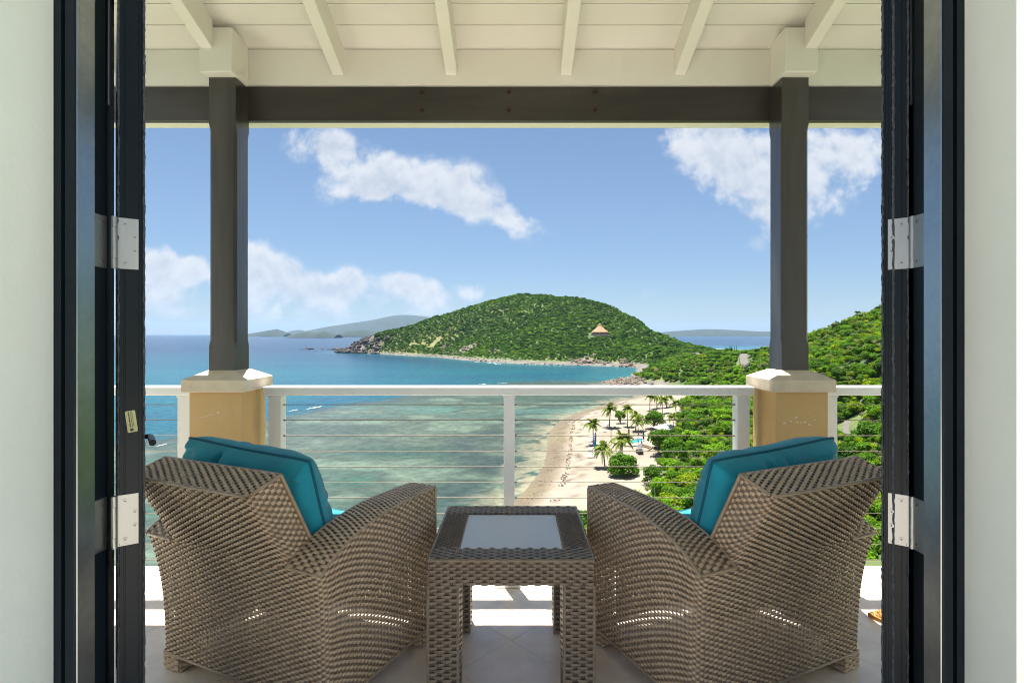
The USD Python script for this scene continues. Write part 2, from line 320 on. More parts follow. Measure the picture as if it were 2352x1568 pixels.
M["scuff"] = mat("scuffed_paint", (.66, .60, .50), (.74, .68, .58), scale=60, rough=.8)
def octcol(xc, yc, w, z0, zc0, zc1, z1, ch):
    """square post whose corners are chamfered between zc0 and zc1"""
    h = w / 2; V = []
    for z, c in ((z0, .0015), (zc0, .0015), (zc0 + .035, ch), (zc1 - .035, ch), (zc1, .0015), (z1, .0015)):
        V.append([(xc + sx, yc + sy, z) for sx, sy in ((h - c, -h), (h, -h + c), (h, h - c), (h - c, h), (-h + c, h), (-h, h - c), (-h, -h + c), (-h + c, -h))])
    V = np.array(V); V = np.concatenate([V, V[:, :1]], 1)
    v, f = grid(V); n = 9
    caps = [[0, k + 1, k] for k in range(1, 7)]; o = 5 * n
    caps += [[o, o + k, o + k + 1] for k in range(1, 7)]
    return v, np.vstack([f, caps])
for xc, side in ((-1.50, "seaward open water"), (1.432, "green hillside")):
    col = obj("porch_column", octcol(xc, 2.831, .138, 1.146, 1.27, 2.41, 2.644, .013), M["dark_wood"],
        label=f"square dark timber column standing on the ochre pillar before the {side}", cat="column", group="dark columns carrying the porch beam")
    p = thing("masonry_pillar", (xc, 2.83, 0), label="ochre stucco pillar with stone cap " + ("behind the armchair on the sea side" if xc < 0 else "behind the armchair on the hill side"), cat="pillar", group="stucco pillars of the balcony")
    g = []
    for z in np.linspace(0, 1.05, 30):
        g.append([(.130 * a, .130 * b, z) for a, b in [(-1, -1), (-.33, -1), (.33, -1), (1, -1), (1, -.33), (1, .33), (1, 1), (.33, 1), (-.33, 1), (-1, 1), (-1, .33), (-1, -.33), (-1, -1)]])
    obj("shaft", grid(np.array(g)), M["stucco"], p)
    rs = np.random.default_rng(5 if xc < 0 else 6); sc = []
    for _ in range(9):
        a, b = (rs.normal(.0, .035), rs.normal(.905, .022)) if xc > 0 else (rs.normal(-.01, .05), rs.normal(.935, .012)); k = 8; an = np.sort(rs.uniform(0, 6.283, k)); r0 = rs.uniform(.002, .007)
        vv_ = np.array([[a, -.1312, b]] + [[a + r0 * 1.8 * math.cos(q) * w, -.1307, b + r0 * math.sin(q) * w] for q, w in zip(an, rs.uniform(.4, 1.1, k))]); sc.append((vv_, np.array([(0, 1 + (j + 1) % k, 1 + j) for j in range(k)])))
    obj("paint_scuff", cat(*sc), M["scuff"], p)
    h, t = .157, .069
    cp = trimesh.convex.convex_hull(np.array([(a * (h - .003), b * (h - .003), 1.044) for a in (-1, 1) for b in (-1, 1)] + [(a * h, b * h, z) for a in (-1, 1) for b in (-1, 1) for z in (1.047, 1.103)] + [(a * (h - .004), b * (h - .004), 1.107) for a in (-1, 1) for b in (-1, 1)] + [(a * (t + .004), b * (t + .004), 1.148) for a in (-1, 1) for b in (-1, 1)]))
    obj("cap_stone", cp, M["stone"], p)

# ------------------------------------------------------------------ cable railings
def railing(x0, x1, posts, label, plate=True):
    r = thing("cable_railing", label=label, cat="railing")
    obj("top_rail", box(x0, x1, 2.835, 2.922, 1.010, 1.056, .004), M["white"], r)
    for a, b in posts:
        obj("post", box(a, b, 2.846, 2.912, .012, 1.0085, .002), M["white"], r)
        obj("base_plate", box((a + b) / 2 - .065, (a + b) / 2 + .065, 2.834, 2.924, .001, .013, .002), M["white"], r)
        obj("bracket", box(a - .004, b + .004, 2.842, 2.916, 1.0005, 1.0095, .001), M["white"], r)
    for k in range(11):
        z = .957 - .0827 * k
        obj("cable", tube([(posts[0][0], 2.879, z), (posts[-1][1], 2.879, z)], .0019, 8), M["cable"], r, smooth=40)
        for a, b in posts:
            for e, s in ((a, -1), (b, 1)):
                if (s < 0 and e == posts[0][0]) or (s > 0 and e == posts[-1][1]): continue
                obj("ferrule", tube([(e - .001 * s, 2.879, z), (e + .010 * s, 2.879, z)], .0042, 8), M["cable"], r)
    return r
railing(-1.328, 1.258, [(-1.303, -1.237), (-.062, -.004), (1.170, 1.236)], "white cable railing with middle post spanning between the two ochre pillars")
railing(-3.3, -1.665, [(-3.25, -3.19), (-1.783, -1.717)], "short white cable railing at the sea side of the left pillar")
railing(1.585, 3.3, [(1.637, 1.697), (3.19, 3.25)], "short white cable railing at the hill side of the right pillar")

# ------------------------------------------------------------------ house wall, door frame, doors
MX = np.diag([-1.0, 1, 1, 1]); MX[0, 3] = -.026
def sided(mesh, mir):
    if not mir: return mesh
    v, f = xf(mesh, MX); return v, np.asarray(f)[:, ::-1]
wall_l = Polygon([(-4.2, .974), (-.930, .974), (-.930, 1.0865), (-.982, 1.0865), (-.982, 1.22), (-4.2, 1.22)])
wl = prism(wall_l, -.2, 2.30)
hd = box(-4.2, 4.174, .974, 1.22, 2.302, 3.4)
obj("house_wall", cat(wl, sided(wl, True), hd), M["wall"], label="pale plaster house wall around the open doorway", cat="wall")
frame = thing("door_frame", label="black metal door frame lining both sides of the doorway", cat="door frame")
jl = Polygon([(-.98, 1.088), (-.916, 1.088), (-.916, 1.098), (-.908, 1.098), (-.908, 1.088), (-.890, 1.088), (-.888, 1.090), (-.888, 1.139), (-.889, 1.140), (-.902, 1.140),
              (-.902, 1.188), (-.912, 1.188), (-.912, 1.196), (-.955, 1.20), (-.955, 1.214), (-.948, 1.214), (-.948, 1.229), (-.957, 1.229), (-.960, 1.262), (-.957, 1.262), (-.957, 1.287), (-.98, 1.287)])
for mir in (False, True):
    jm = prism(jl, 0, 2.26)
    jb = obj("jamb", sided(jm, mir), M["black"], frame)
    obj("face_strip", sided(prism(Polygon([(-.8885, 1.0915), (-.8865, 1.0925), (-.8865, 1.1375), (-.8885, 1.1385)]), 0.002, 2.258), mir), M["satin"], jb)
obj("head", box(-.98, .954, 1.088, 1.287, 2.262, 2.30), M["black"], frame)
obj("threshold", box(-.93, .904, 1.086, 1.21, -.002, .012, .003), M["black"], frame)

def pile_strip(s0, s1, t0, t1, z0, z1, seed):
    n = 260; z = np.linspace(z0, z1, n); r = np.random.default_rng(seed)
    j = lambda: r.normal(0, .0006, n)
    V = np.stack([np.stack([np.full(n, s0) + j() * .5, np.full(n, t0) + j(), z], 1), np.stack([np.full(n, s1) + j(), np.full(n, t0) + j(), z], 1),
                  np.stack([np.full(n, s1) + j(), np.full(n, t1) + j(), z], 1), np.stack([np.full(n, s0) + j() * .5, np.full(n, t1) + j(), z], 1)], 1)
    return grid(V)
for mir in (False, True):
    d = thing("door_leaf", label="black framed glass door leaf folded open " + ("toward the hill" if mir else "with a foil sticker on its edge"), cat="door")
    S = np.array([-.8826, 1.200]); l = np.array([-.60, .80]); e = np.array([.80, .60])
    S = S - np.array([.016, 0]) if mir else S
    D = np.eye(4); D[:2, 0], D[:2, 1], D[:2, 3] = l, e, S
    put = lambda m: (lambda vf: (vf[0], np.asarray(vf[1])[:, ::-1]))(xf(m, D))
    TH, H, W = .0463, 2.25, .86
    # hinge stile with a profiled edge
    st = Polygon([(0, .0025), (.0, .009), (.0025, .0095), (.0025, .0125), (0, .013), (0, .036), (.0015, .0365), (.0015, .0415), (-.0005, .042), (-.0005, TH - .002), (.0015, TH), (.105, TH), (.105, .0), (.0025, 0)])
    def P(name, m, mt, par=d, **k):
        return obj(name, sided(put(m), mir), mt, par, **k)
    P("stile", prism(st, .02, H), M["black"]); P("stile", box(W - .105, W, 0, TH, .02, H, .002), M["black"])
    P("rail", box(.106, W - .106, 0, TH, .02, .22, .002), M["black"]); P("rail", box(.106, W - .106, 0, TH, H - .11, H, .002), M["black"])
    P("glass_pane", box(.100, W - .100, TH / 2 - .003, TH / 2 + .003, .215, H - .105), M["glass_sheet"])
    P("weather_strip", pile_strip(.001, -.0016, -.0012, .0018, .03, H - .01, 1), M["pile"])
    P("weather_strip", pile_strip(.004, .0, TH - .001, TH + .0028, .03, H - .01, 2), M["pile"])
    if mir:
        P("weather_strip", pile_strip(.001, -.0035, .0245, .029, .03, H - .01, 3), M["pile"])
    # lever handle on the inner face
    hb = np.array([.775, TH, .978])
    lever = cat(tube([hb - [0, .002, 0], hb + [0, .006, 0]], .026, 20), tube([hb, hb + [0, .040, 0], hb + [-.008, .049, 0], hb + [-.02, .051, -.001], hb + [-.115, .051, -.004]], [.0075, .008, .0095, .0105, .0105], 14))
    if not mir: P("lever_handle", lever, M["black"], smooth=40)
    for zc in (1.535, .918, .30):
        hs = .0572
        pl1 = box(-.0022, .0005, -.004, .0372, zc - hs, zc + hs, .0007)
        kn = []
        for a, b in ((-hs, -.0345), (-.034, .034), (.0345, hs)):
            kn.append(tube([(-.0055, -.0075, zc + a), (-.0055, -.0075, zc + b)], .0062, 16))
        hg = P("hinge", cat(pl1, *kn), M["steel"], smooth=30)
        pj = box(-.9025, -.9005, 1.139, 1.190, zc - hs, zc + hs, .0006)
        obj("jamb_plate", sided(pj, mir), M["steel"], hg)
        for k, (t, z) in enumerate(((.012, .043), (.030, .0155), (.030, -.0155), (.012, -.043))):
            sc = trimesh.creation.cylinder(.0048, .0016, sections=18); Rs = np.array([[0, 0, -1, -.0026], [0, 1, 0, t], [1, 0, 0, zc + z], [0, 0, 0, 1.]])
            P("screw", xf(sc, Rs), M["steel"], hg)
            cr = cat(box(-.0036, -.0030, t - .0023, t + .0023, zc + z - .0005, zc + z + .0005), box(-.00362, -.00302, t - .0005, t + .0005, zc + z - .0023, zc + z + .0023))
            P("screw_slot", cr, M["slot"], hg)
            y = 1.176 if k in (0, 3) else 1.151
            sc = trimesh.creation.cylinder(.0048, .0016, sections=18); Rs = np.array([[0, 0, 1, -.9002], [0, 1, 0, y], [1, 0, 0, zc + z], [0, 0, 0, 1.]])
            obj("screw", sided(xf(sc, Rs), mir), M["steel"], hg)
            cr = cat(box(-.8997, -.8990, y - .0023, y + .0023, zc + z - .0005, zc + z + .0005), box(-.8998, -.8989, y - .0005, y + .0005, zc + z - .0023, zc + z + .0023))
            obj("screw_slot", sided(cr, mir), M["slot"], hg)
    for z0, z1 in ((.0, .155), (1.86, 2.2)):
        rod = tube([(-.938, 1.245, z0), (-.938, 1.245, z1)], .0045, 12)
        obj("flush_bolt", sided(rod, mir), M["steel"], d, smooth=40)
    if not mir:
        a = math.radians(7); c, s = math.cos(a), math.sin(a)
        Rs = np.array([[0, 0, -1, -.0012], [c, -s, 0, .0235], [s, c, 0, 1.137], [0, 0, 0, 1.]])
        body = prism(Polygon([(-.0072, -.022), (.0072, -.022), (.0072, .022), (-.0072, .022)]).buffer(.0022), 0, .0006)
        stk = P("sticker", xf(body, Rs), M["sticker"])
        r = random.Random(2); marks = [trimesh.creation.cylinder(.0036, .0004, sections=20, transform=trimesh.transformations.translation_matrix([-.0015, -.0185, .0008]))]
        for xk, wd in ((-.0032, .0024), (.0005, .0012), (.0032, .0012)):
            z = -.012
            while z < .021:
                q = r.uniform(.001, .0036); marks.append(box(xk - wd / 2, xk + wd / 2, z, z + q, .0006, .0009)); z += q + .0007
        P("print", xf(cat(*marks), Rs), M["slot"], stk)

M["wicker_edge"] = wicker_mat("wicker_edge", .68)
# ------------------------------------------------------------------ woven wicker
def weave(Pf, nu, nv, A=.0037, us=6, warp_w=.25, gap=.515):
    """wefts (along u) over and under pairs of warps (along v) on the surface Pf(u, v); returns the two meshes"""
    e = 1e-4
    def surf(u, v, h):
        u0, v0 = np.clip(u, 0, 1), np.clip(v, 0, 1)
        ua, ub, va, vb = np.clip(u0 - e, 0, 1), np.clip(u0 + e, 0, 1), np.clip(v0 - e, 0, 1), np.clip(v0 + e, 0, 1)
        n = np.cross(Pf(ub, v0) - Pf(ua, v0), Pf(u0, vb) - Pf(u0, va)); n /= np.linalg.norm(n, axis=-1, keepdims=True) + 1e-15
        return Pf(u0, v0) + n * h[..., None]
    S = nu * us + 1
    u = np.linspace(0, 1, S); j = np.arange(nv)
    offs, drop = np.array([-gap, -.27, .27, gap]), np.array([-.0017, .0002, .0002, -.0017])
    c = np.cos(np.pi * (u[None] * nu - .5) + np.pi * j[:, None]); c = np.sign(c) * np.abs(c) ** .85; c = c + .62
    U = np.broadcast_to(u[None, None], (nv, 4, S)); V = np.broadcast_to(((j[:, None] + .5 + offs[None]) / nv)[:, :, None], (nv, 4, S))
    Hh = A * c[:, None, :] + drop[None, :, None]
    pts = surf(U, V, Hh); vs, fs, o = [], [], 0
    for r in range(nv):
        v_, f_ = grid(pts[r]); vs.append(v_); fs.append(f_ + o); o += len(v_)
    weft = (np.vstack(vs), np.vstack(fs))
    S2 = nv * 2 + 1; v = np.linspace(0, 1, S2); i = np.arange(nu)
    cw = -np.cos(np.pi * (v[None] * nv - .5) + np.pi * i[:, None] + 0) * .0
    ph = np.cos(np.pi * i[:, None] + np.pi * (v[None] * nv - .5)) * -1
    vs, fs, o = [], [], 0
    for sgn in (-1, 1):
        off = np.array([sgn * .03, sgn * (.03 + warp_w)]) if sgn > 0 else np.array([-.03 - warp_w, -.03])
        U = np.broadcast_to(((i[:, None] + .5 + off[None]) / nu)[:, :, None], (nu, 2, S2)); V = np.broadcast_to(v[None, None], (nu, 2, S2))
        pts = surf(U, V, np.broadcast_to(A * .40 * ph[:, None, :] - .0008, (nu, 2, S2)))
        for r in range(nu):
            v_, f_ = grid(pts[r]); vs.append(v_); fs.append(f_ + o); o += len(v_)
    return weft, (np.vstack(vs), np.vstack(fs))
def quad(a, b, c, d):
    a, b, c, d = (np.asarray(q, float) for q in (a, b, c, d))
    return lambda u, v: ((1 - u) * (1 - v))[..., None] * a + (u * (1 - v))[..., None] * b + (u * v)[..., None] * c + ((1 - u) * v)[..., None] * d
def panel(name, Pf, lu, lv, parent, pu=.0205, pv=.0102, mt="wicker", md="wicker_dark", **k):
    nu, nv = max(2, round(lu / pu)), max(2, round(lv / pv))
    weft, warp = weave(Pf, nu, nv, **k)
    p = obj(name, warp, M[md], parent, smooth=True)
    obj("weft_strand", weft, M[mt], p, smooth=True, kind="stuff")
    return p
def rim(pts, r=.0062, n=8): return tube(pts, r, n)

# ------------------------------------------------------------------ armchairs (local: x to the right, y forward, origin under the rear edge)
HW, DEP, BW, AW = .4325, .645, .300, .300
yr = PchipInterpolator([0, .07, .30, .42, .54, .72, .83, .9], [0, 0, -.010, -.024, -.050, -.142, -.200, -.236])
zt = PchipInterpolator([0, .10, .33, .60, 1.0], [.554, .598, .646, .665, .660])
flare = lambda z: .024 * np.clip((np.asarray(z, float) - .22) / .30, 0, 1) ** 1.5
def make_chair(loc, rz, label):
    ch = thing("wicker_armchair", loc, rz, label=label, cat="armchair", group="brown wicker armchairs facing the sea")
    def rounded(P0, rr):
        def P(u, v):
            acc = 0
            for d in np.linspace(-rr, rr, 7): acc = acc + P0(np.clip(u + d, 0, 1), v)
            return acc / 7
        return P
    LS, LR = .69, .865; tot = 2 * LS + LR
    def shell(u, v):           # right front -> right rear corner -> left rear corner -> left front
        s = u * tot; r = np.clip(1 - s / LS, 0, 1); l_ = np.clip((s - LS - LR) / LS, 0, 1); k = np.clip((s - LS) / LR, 0, 1); q = np.maximum(r, l_)
        z1 = zt(q); z = .07 + (z1 - .07) * v; zr_ = .07 + .482 * v
        xw = HW + flare(zr_) * (1 - q) ** .7 + .006 * np.sin(np.pi * v) * q
        return np.stack([xw * (1 - 2 * k), yr(zr_) * (1 - q) + DEP * q, z], -1)
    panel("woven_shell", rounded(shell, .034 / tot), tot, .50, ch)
    LB, LQ = .60, .15; tb2 = LB + 2 * LQ
    def bshell(u, v):
        s = u * tb2; r = np.clip(1 - s / LQ, 0, 1); l_ = np.clip((s - LQ - LB) / LQ, 0, 1); k = np.clip((s - LQ) / LB, 0, 1); q = np.maximum(r, l_)
        zl = .552 - .06 * np.clip(q * 3, 0, 1); zr_ = zl + (.83 - zl) * v
        return np.stack([BW * (1 - 2 * k), (1 - q) * yr(zr_) + q * (.108 - .18 * v), (1 - q) * zr_ + q * (.515 + .3535 * v)], -1)
    panel("backrest_shell", rounded(bshell, .026 / tb2), tb2, .311, ch)
    top = quad((-BW, -.200, .830), (BW, -.200, .830), (BW, -.072, .8685), (-BW, -.072, .8685))
    panel("backrest_top", top, .60, .134, ch, pv=.0115)
    bf = quad((-BW, -.073, .866), (BW, -.073, .866), (BW, .12, .49), (-BW, .12, .49))
    panel("backrest_front", bf, .60, .42, ch)
    for s in (-1, 1):
        def atop(u, v, s=s):       # u along the arm, v across
            xo = HW + .024 * (1 - u) ** .7
            y = -.052 * (1 - u) + DEP * u
            return np.stack([s * (AW * (1 - v) + xo * v), y, zt(u) + .006 * np.sin(np.pi * v)], -1)
        tp = lambda u, v, s=s, a=atop: a(v, u)
        panel("arm_top", tp, .135, .71, ch)
        def inner(u, v, s=s):
            return np.stack([s * (AW - .002 + 0 * u), .02 + (DEP - .02) * u, .36 + (zt(.08 + .92 * u) - .36) * v], -1)
        panel("arm_inner", inner, .63, .28, ch)
        fp = quad((s * AW, DEP, .07), (s * HW, DEP, .07), (s * HW, DEP, .660), (s * AW, DEP, .660))
        panel("arm_front", fp, .132, .59, ch)
        # rounded strands that bind the edges
        uu = np.linspace(0, 1, 24)
        e1 = atop(uu, np.ones(24)); e2 = atop(uu, np.zeros(24)); vv = np.linspace(0, 1, 20)
        e4 = np.array([(s * HW, DEP, z) for z in np.linspace(.07, .655, 10)]); bt = np.array([(s * HW, q * DEP, .07) for q in np.linspace(0.04, 1, 12)])
        bs2 = np.array([(s * BW, .108 - .18 * q, .515 + .3535 * q) for q in np.linspace(0, 1, 14)])
        er = np.array([(s * AW, -.052, .553), (s * (HW + .006), -.050, .553), (s * (HW + .022), -.036, .558)])
        ef = np.array([(s * AW, DEP, .66), (s * HW, DEP, .66)])
        for q in (e1 - np.array([s * .004, 0, .002]), e4, bt, e2, bs2, er, ef): obj("edge_strand", rim(q), M["wicker_edge"], ch, smooth=True)
    xs = np.linspace(-1, 1, 12)
    for q in ([(q * BW * .975, -.198, .829) for q in xs], [(q * BW, -.072, .8685) for q in xs], [(q * HW * .96, .001, .07) for q in xs], [(-BW, -.188, .833), (-BW, -.072, .8685)], [(BW, -.188, .833), (BW, -.072, .8685)]): obj("edge_strand", rim(q), M["wicker_edge"], ch, smooth=True)
    ap = quad((-AW, DEP - .015, .07), (AW, DEP - .015, .07), (AW, DEP - .015, .33), (-AW, DEP - .015, .33))
    panel("front_apron", ap, .60, .26, ch)
    for sx in (-1, 1):
        for y0 in (.004, DEP - .094):
            x0, x1 = sorted((sx * (HW - .004), sx * (HW - .094)))
            lg = None
            for a, b in (((x0, y0), (x1, y0)), ((x1, y0), (x1, y0 + .09)), ((x1, y0 + .09), (x0, y0 + .09)), ((x0, y0 + .09), (x0, y0))):
                k = .004
                pf = quad((*a, .006), (*b, .006), (*b, .074), (*a, .074))
                w1, w2 = weave(pf, 4, 6)
                lg = cat(w1, w2) if lg is None else cat(lg, w1, w2)
            lg = cat(lg, box(x0 + .006, x1 - .006, y0 + .006, y0 + .084, .001, .072))
            obj("leg", lg, M["wicker"], ch, smooth=True)
    # dark frame tubes inside
    fm = [tube([(s * .41, .03, .075), (s * .41, DEP - .03, .075)], .011, 6) for s in (-1, 1)] + [tube([(-.41, y, .075), (.41, y, .075)], .011, 6) for y in (.03, DEP - .03)]
    fm += [box(-.295, .295, .03, DEP - .02, .335, .345)]
    obj("inner_frame", cat(*fm), M["wicker"], ch)
    return ch
CA = math.radians(24.85); CL = (-1.0167, 1.974, 0); CR = (.9847, 1.974, 0)
c1 = make_chair(CL, -CA, "brown wicker armchair on the sea side of the small table")
dup(c1, CR, CA, label="brown wicker armchair on the hill side of the small table")

def cushion(w, h, t, seed, sq=5.0, wr=.004, n=90, po=.45, fold=0.0):
    """half width, half height, half thickness; returns both halves and the seam line"""
    q = np.sin(np.linspace(-np.pi / 2, np.pi / 2, n)); Uu, Vv = np.meshgrid(q, q)
    pinch = 1 - .035 * (1 - Vv ** 2) * Uu ** 2, 1 - .04 * (1 - Uu ** 2) * Vv ** 2
    X, Y = w * Uu * pinch[0], h * Vv * pinch[1]
    cr = np.maximum(np.abs(Uu) ** 12 + np.abs(Vv) ** 12, 0)
    X, Y = X * (1 - .03 * np.abs(Uu * Vv) ** 6), Y * (1 - .03 * np.abs(Uu * Vv) ** 6)
    base = ((1 - np.abs(Uu) ** sq) * (1 - np.abs(Vv) ** sq)) ** po
    halves = []
    for s in (1, -1):
        ph = seed * 1.7 + s
        edge = np.exp(-(1 - np.abs(Vv)) * 5) + np.exp(-(1 - np.abs(Uu)) * 5)
        d = np.minimum(1 - np.abs(Uu), 1 - np.abs(Vv))
        env = np.clip(d * 9, 0, 1) * np.exp(-d * 4.5)
        nz = meshkit.fbm(np.stack([Uu * 1.6 + ph, Vv * 1.6, 0 * Uu + seed], -1), 3, seed)
        pleat = 1.6 * meshkit.noise(np.stack([Uu * 2.2 + ph, 0 * Vv, 0 * Uu], -1), seed + 4) * np.sin(Uu * 15 + 16 * meshkit.noise(np.stack([Uu * 1.7 + ph, Vv * .5, 0 * Uu], -1), seed)) * np.exp(-(1 - np.abs(Vv)) * 3.2) + 1.4 * meshkit.noise(np.stack([0 * Uu, Vv * 2.2 + ph, 0 * Uu], -1), seed + 6) * np.sin(Vv * 10 + 12 * meshkit.noise(np.stack([Uu * .8, Vv * 3 + ph, 0 * Uu], -1), seed + 1)) * np.exp(-(1 - np.abs(Uu)) * 3.2)
        creases = fold * (-.055 * np.exp(-((Uu + .22 + .06 * Vv) / .030) ** 2) + .020 * np.exp(-((Uu + .10 + .06 * Vv) / .09) ** 2)) * np.clip(Vv * 1.6 + .2, 0, 1) * np.clip(d * 7, 0, 1) if s < 0 else 0
        Z = s * (t * base * (1 + .22 * (nz - .5)) + wr * pleat * env * 2.2 + creases)
        Z = np.where(d < 1e-6, 0, Z)
        halves.append(np.stack([X, Y, Z], -1))
    ring = np.concatenate([halves[0][0], halves[0][1:, -1], halves[0][-1, ::-1][1:], halves[0][::-1, 0][1:]])
    return halves, ring
def add_cushion(name, w, h, t, Mloc, M0, label, group, seed, box_edge=False, **k):
    (a, b), ring = cushion(w, h, t, seed, **k)
    T4 = M0 @ Mloc
    base = cat(grid(a), (lambda g: (g[0], g[1][:, ::-1]))(grid(b)))
    root = thing(name, T4[:3, 3], 0, label=label, cat="cushion", group=group)
    L4 = T4.copy(); L4[:3, 3] = 0
    c_ = obj("cover", xf(base, L4), M["teal"], root, smooth=True)
    for dz in ((t * .80, -t * .80) if box_edge else (0,)):
        obj("piping", xf(tube(ring * np.array([1.003, 1.003, 1]) * ([.992, .992, 1] if box_edge else [1, 1, 1]) + [0, 0, dz], .0052, 8, cap=False), L4), M["teal_pipe"], root, smooth=True)
def frame4(x, y, z, o): m = np.eye(4); m[:3, 0], m[:3, 1], m[:3, 2], m[:3, 3] = x, y, z, o; return m
for loc, a, s, where in ((CL, -CA, -1, "sea"), (CR, CA, 1, "hill")):
    W4 = rotz(a, loc)
    th = math.radians(20); ro = math.radians(3.4) * s
    up = np.array([0, -math.sin(th), math.cos(th)]); nn = np.array([0, math.cos(th), math.sin(th)]); xa = np.array([1., 0, 0])
    X_ = xa * math.cos(ro) + up * math.sin(ro); U_ = -xa * math.sin(ro) + up * math.cos(ro)
    add_cushion("back_cushion", .318, .235, .100, frame4(X_, U_, nn, (.020 * s, .118, .690)), W4, f"plump teal back cushion in the wicker armchair on the {where} side", "teal back cushions", 3 + (s > 0), wr=.0062, fold=1.0 if s < 0 else .25)
    add_cushion("seat_cushion", .296, .300, .056, frame4((1, 0, 0), (0, 1, 0), (0, 0, 1), (0, .395, .420)), W4, f"flat teal seat cushion lying in the wicker armchair on the {where} side", "teal seat cushions", 8 + (s > 0), sq=26.0, wr=.0008, po=.30, box_edge=True)

# ------------------------------------------------------------------ side table
TX0, TX1, TY0, TY1, TZ = -.311, .280, 1.920, 2.511, .531
tb = thing("side_table", ((TX0 + TX1) / 2, (TY0 + TY1) / 2, 0), label="square wicker side table with rippled glass top between the two armchairs", cat="table")
hx, hy = (TX1 - TX0) / 2, (TY1 - TY0) / 2; ins = .102; az = .440
for y in (-hy, hy):
    panel("apron", quad((-hx, y, az), (hx, y, az), (hx, y, TZ - .003), (-hx, y, TZ - .003)), .591, .088, tb, mt="wicker_table", md="wicker_table_dark", pu=.024, pv=.0112, gap=.50)
for x in (-hx, hx):
    panel("apron", quad((x, -hy, az), (x, hy, az), (x, hy, TZ - .003), (x, -hy, TZ - .003)), .591, .088, tb, mt="wicker_table", md="wicker_table_dark", pu=.024, pv=.0112, gap=.50)
for y0, y1 in ((-hy, -hy + ins), (hy - ins, hy)):
    panel("top_border", quad((-hx, y0, TZ), (hx, y0, TZ), (hx, y1, TZ), (-hx, y1, TZ)), .591, .1, tb, mt="wicker_table", md="wicker_table_dark", pu=.024, pv=.0125, gap=.46)
for x0, x1 in ((-hx, -hx + ins), (hx - ins, hx)):
    panel("top_border", quad((x0, hy - ins, TZ), (x1, hy - ins, TZ), (x1, -hy + ins, TZ), (x0, -hy + ins, TZ)), .1, .387, tb, mt="wicker_table", md="wicker_table_dark", pu=.0122, pv=.0118, gap=.46)
for y in (-1, 1):
    obj("apron_board", box(-hx + .008, hx - .008, *sorted((y * (hy - .008), y * (hy - .016))), az + .004, TZ - .008), M["wicker_table_dark"], tb)
    obj("apron_board", box(*sorted((y * (hx - .008), y * (hx - .016))), -hy + .018, hy - .018, az + .004, TZ - .008), M["wicker_table_dark"], tb)
obj("rim_strand", cat(*(tube([(a * hx, b * hy, TZ - .003), (c * hx, d * hy, TZ - .003)], .0065, 8) for a, b, c, d in ((-1, -1, 1, -1), (1, -1, 1, 1), (1, 1, -1, 1), (-1, 1, -1, -1)))), M["wicker_table"], tb, smooth=True)
obj("frame_board", cat(box(-hx + .006, hx - .006, -hy + .006, -hy + ins - .004, TZ - .02, TZ - .006), box(-hx + .006, hx - .006, hy - ins + .004, hy - .006, TZ - .02, TZ - .006),
    box(-hx + .006, -hx + ins - .004, -hy + ins, hy - ins, TZ - .02, TZ - .006), box(hx - ins + .004, hx - .006, -hy + ins, hy - ins, TZ - .02, TZ - .006)), M["wicker"], tb)
obj("glass_top", box(-hx + ins + .001, hx - ins - .001, -hy + ins + .001, hy - ins - .001, TZ - .011, TZ - .003, .001), M["rippled"], tb)
LW = .106
for sx in (-1, 1):
    for sy in (-1, 1):
        x0, x1 = sorted((sx * hx, sx * (hx - LW))); y0, y1 = sorted((sy * hy, sy * (hy - LW)))
        parts = []; core = []
        for a, b in (((x0, y0), (x1, y0)), ((x1, y0), (x1, y1)), ((x1, y1), (x0, y1)), ((x0, y1), (x0, y0))):
            w1, w2 = weave(quad((*a, .004), (*b, .004), (*b, az), (*a, az)), 4, 38, gap=.48); parts.append(w1); core.append(w2)
        # small rounded gusset under the apron
        parts += [tube([(a, b, .004), (a, b, az)], .006, 6) for a in (x0, x1) for b in (y0, y1)]
        core.append(box(x0 + .007, x1 - .007, y0 + .007, y1 - .007, .003, az)); lg = obj("leg", cat(*core), M["wicker_table_dark"], tb, smooth=30); obj("weft_strand", cat(*parts), M["wicker_table"], lg, smooth=True, kind="stuff")

# ------------------------------------------------------------------ doormat
dm = thing("doormat", (1.662, 2.548, .004), math.radians(21.4), label="thick coir doormat on the tiles behind the hill side armchair", cat="doormat")
r = np.random.default_rng(5)
obj("backing", box(0, .75, -.45, 0, -.002, .016, .002), M["coir"], dm)
n = 9000; bx_, by_ = r.uniform(0, .75, n), r.uniform(-.45, 0, n); ln = r.uniform(.008, .016, n); an = r.uniform(0, 6.28, n); w_ = .0016
p0 = np.stack([bx_, by_, np.full(n, .015)], 1); dx = np.stack([np.cos(an), np.sin(an), 0 * an], 1) * w_; tip = np.stack([bx_ + r.normal(0, .003, n), by_ + r.normal(0, .003, n), .015 + ln], 1)
vv = np.stack([p0 - dx, p0 + dx, tip], 1).reshape(-1, 3)
obj("bristle", (vv, np.arange(3 * n).reshape(-1, 3)), M["coir"], dm, kind="stuff")
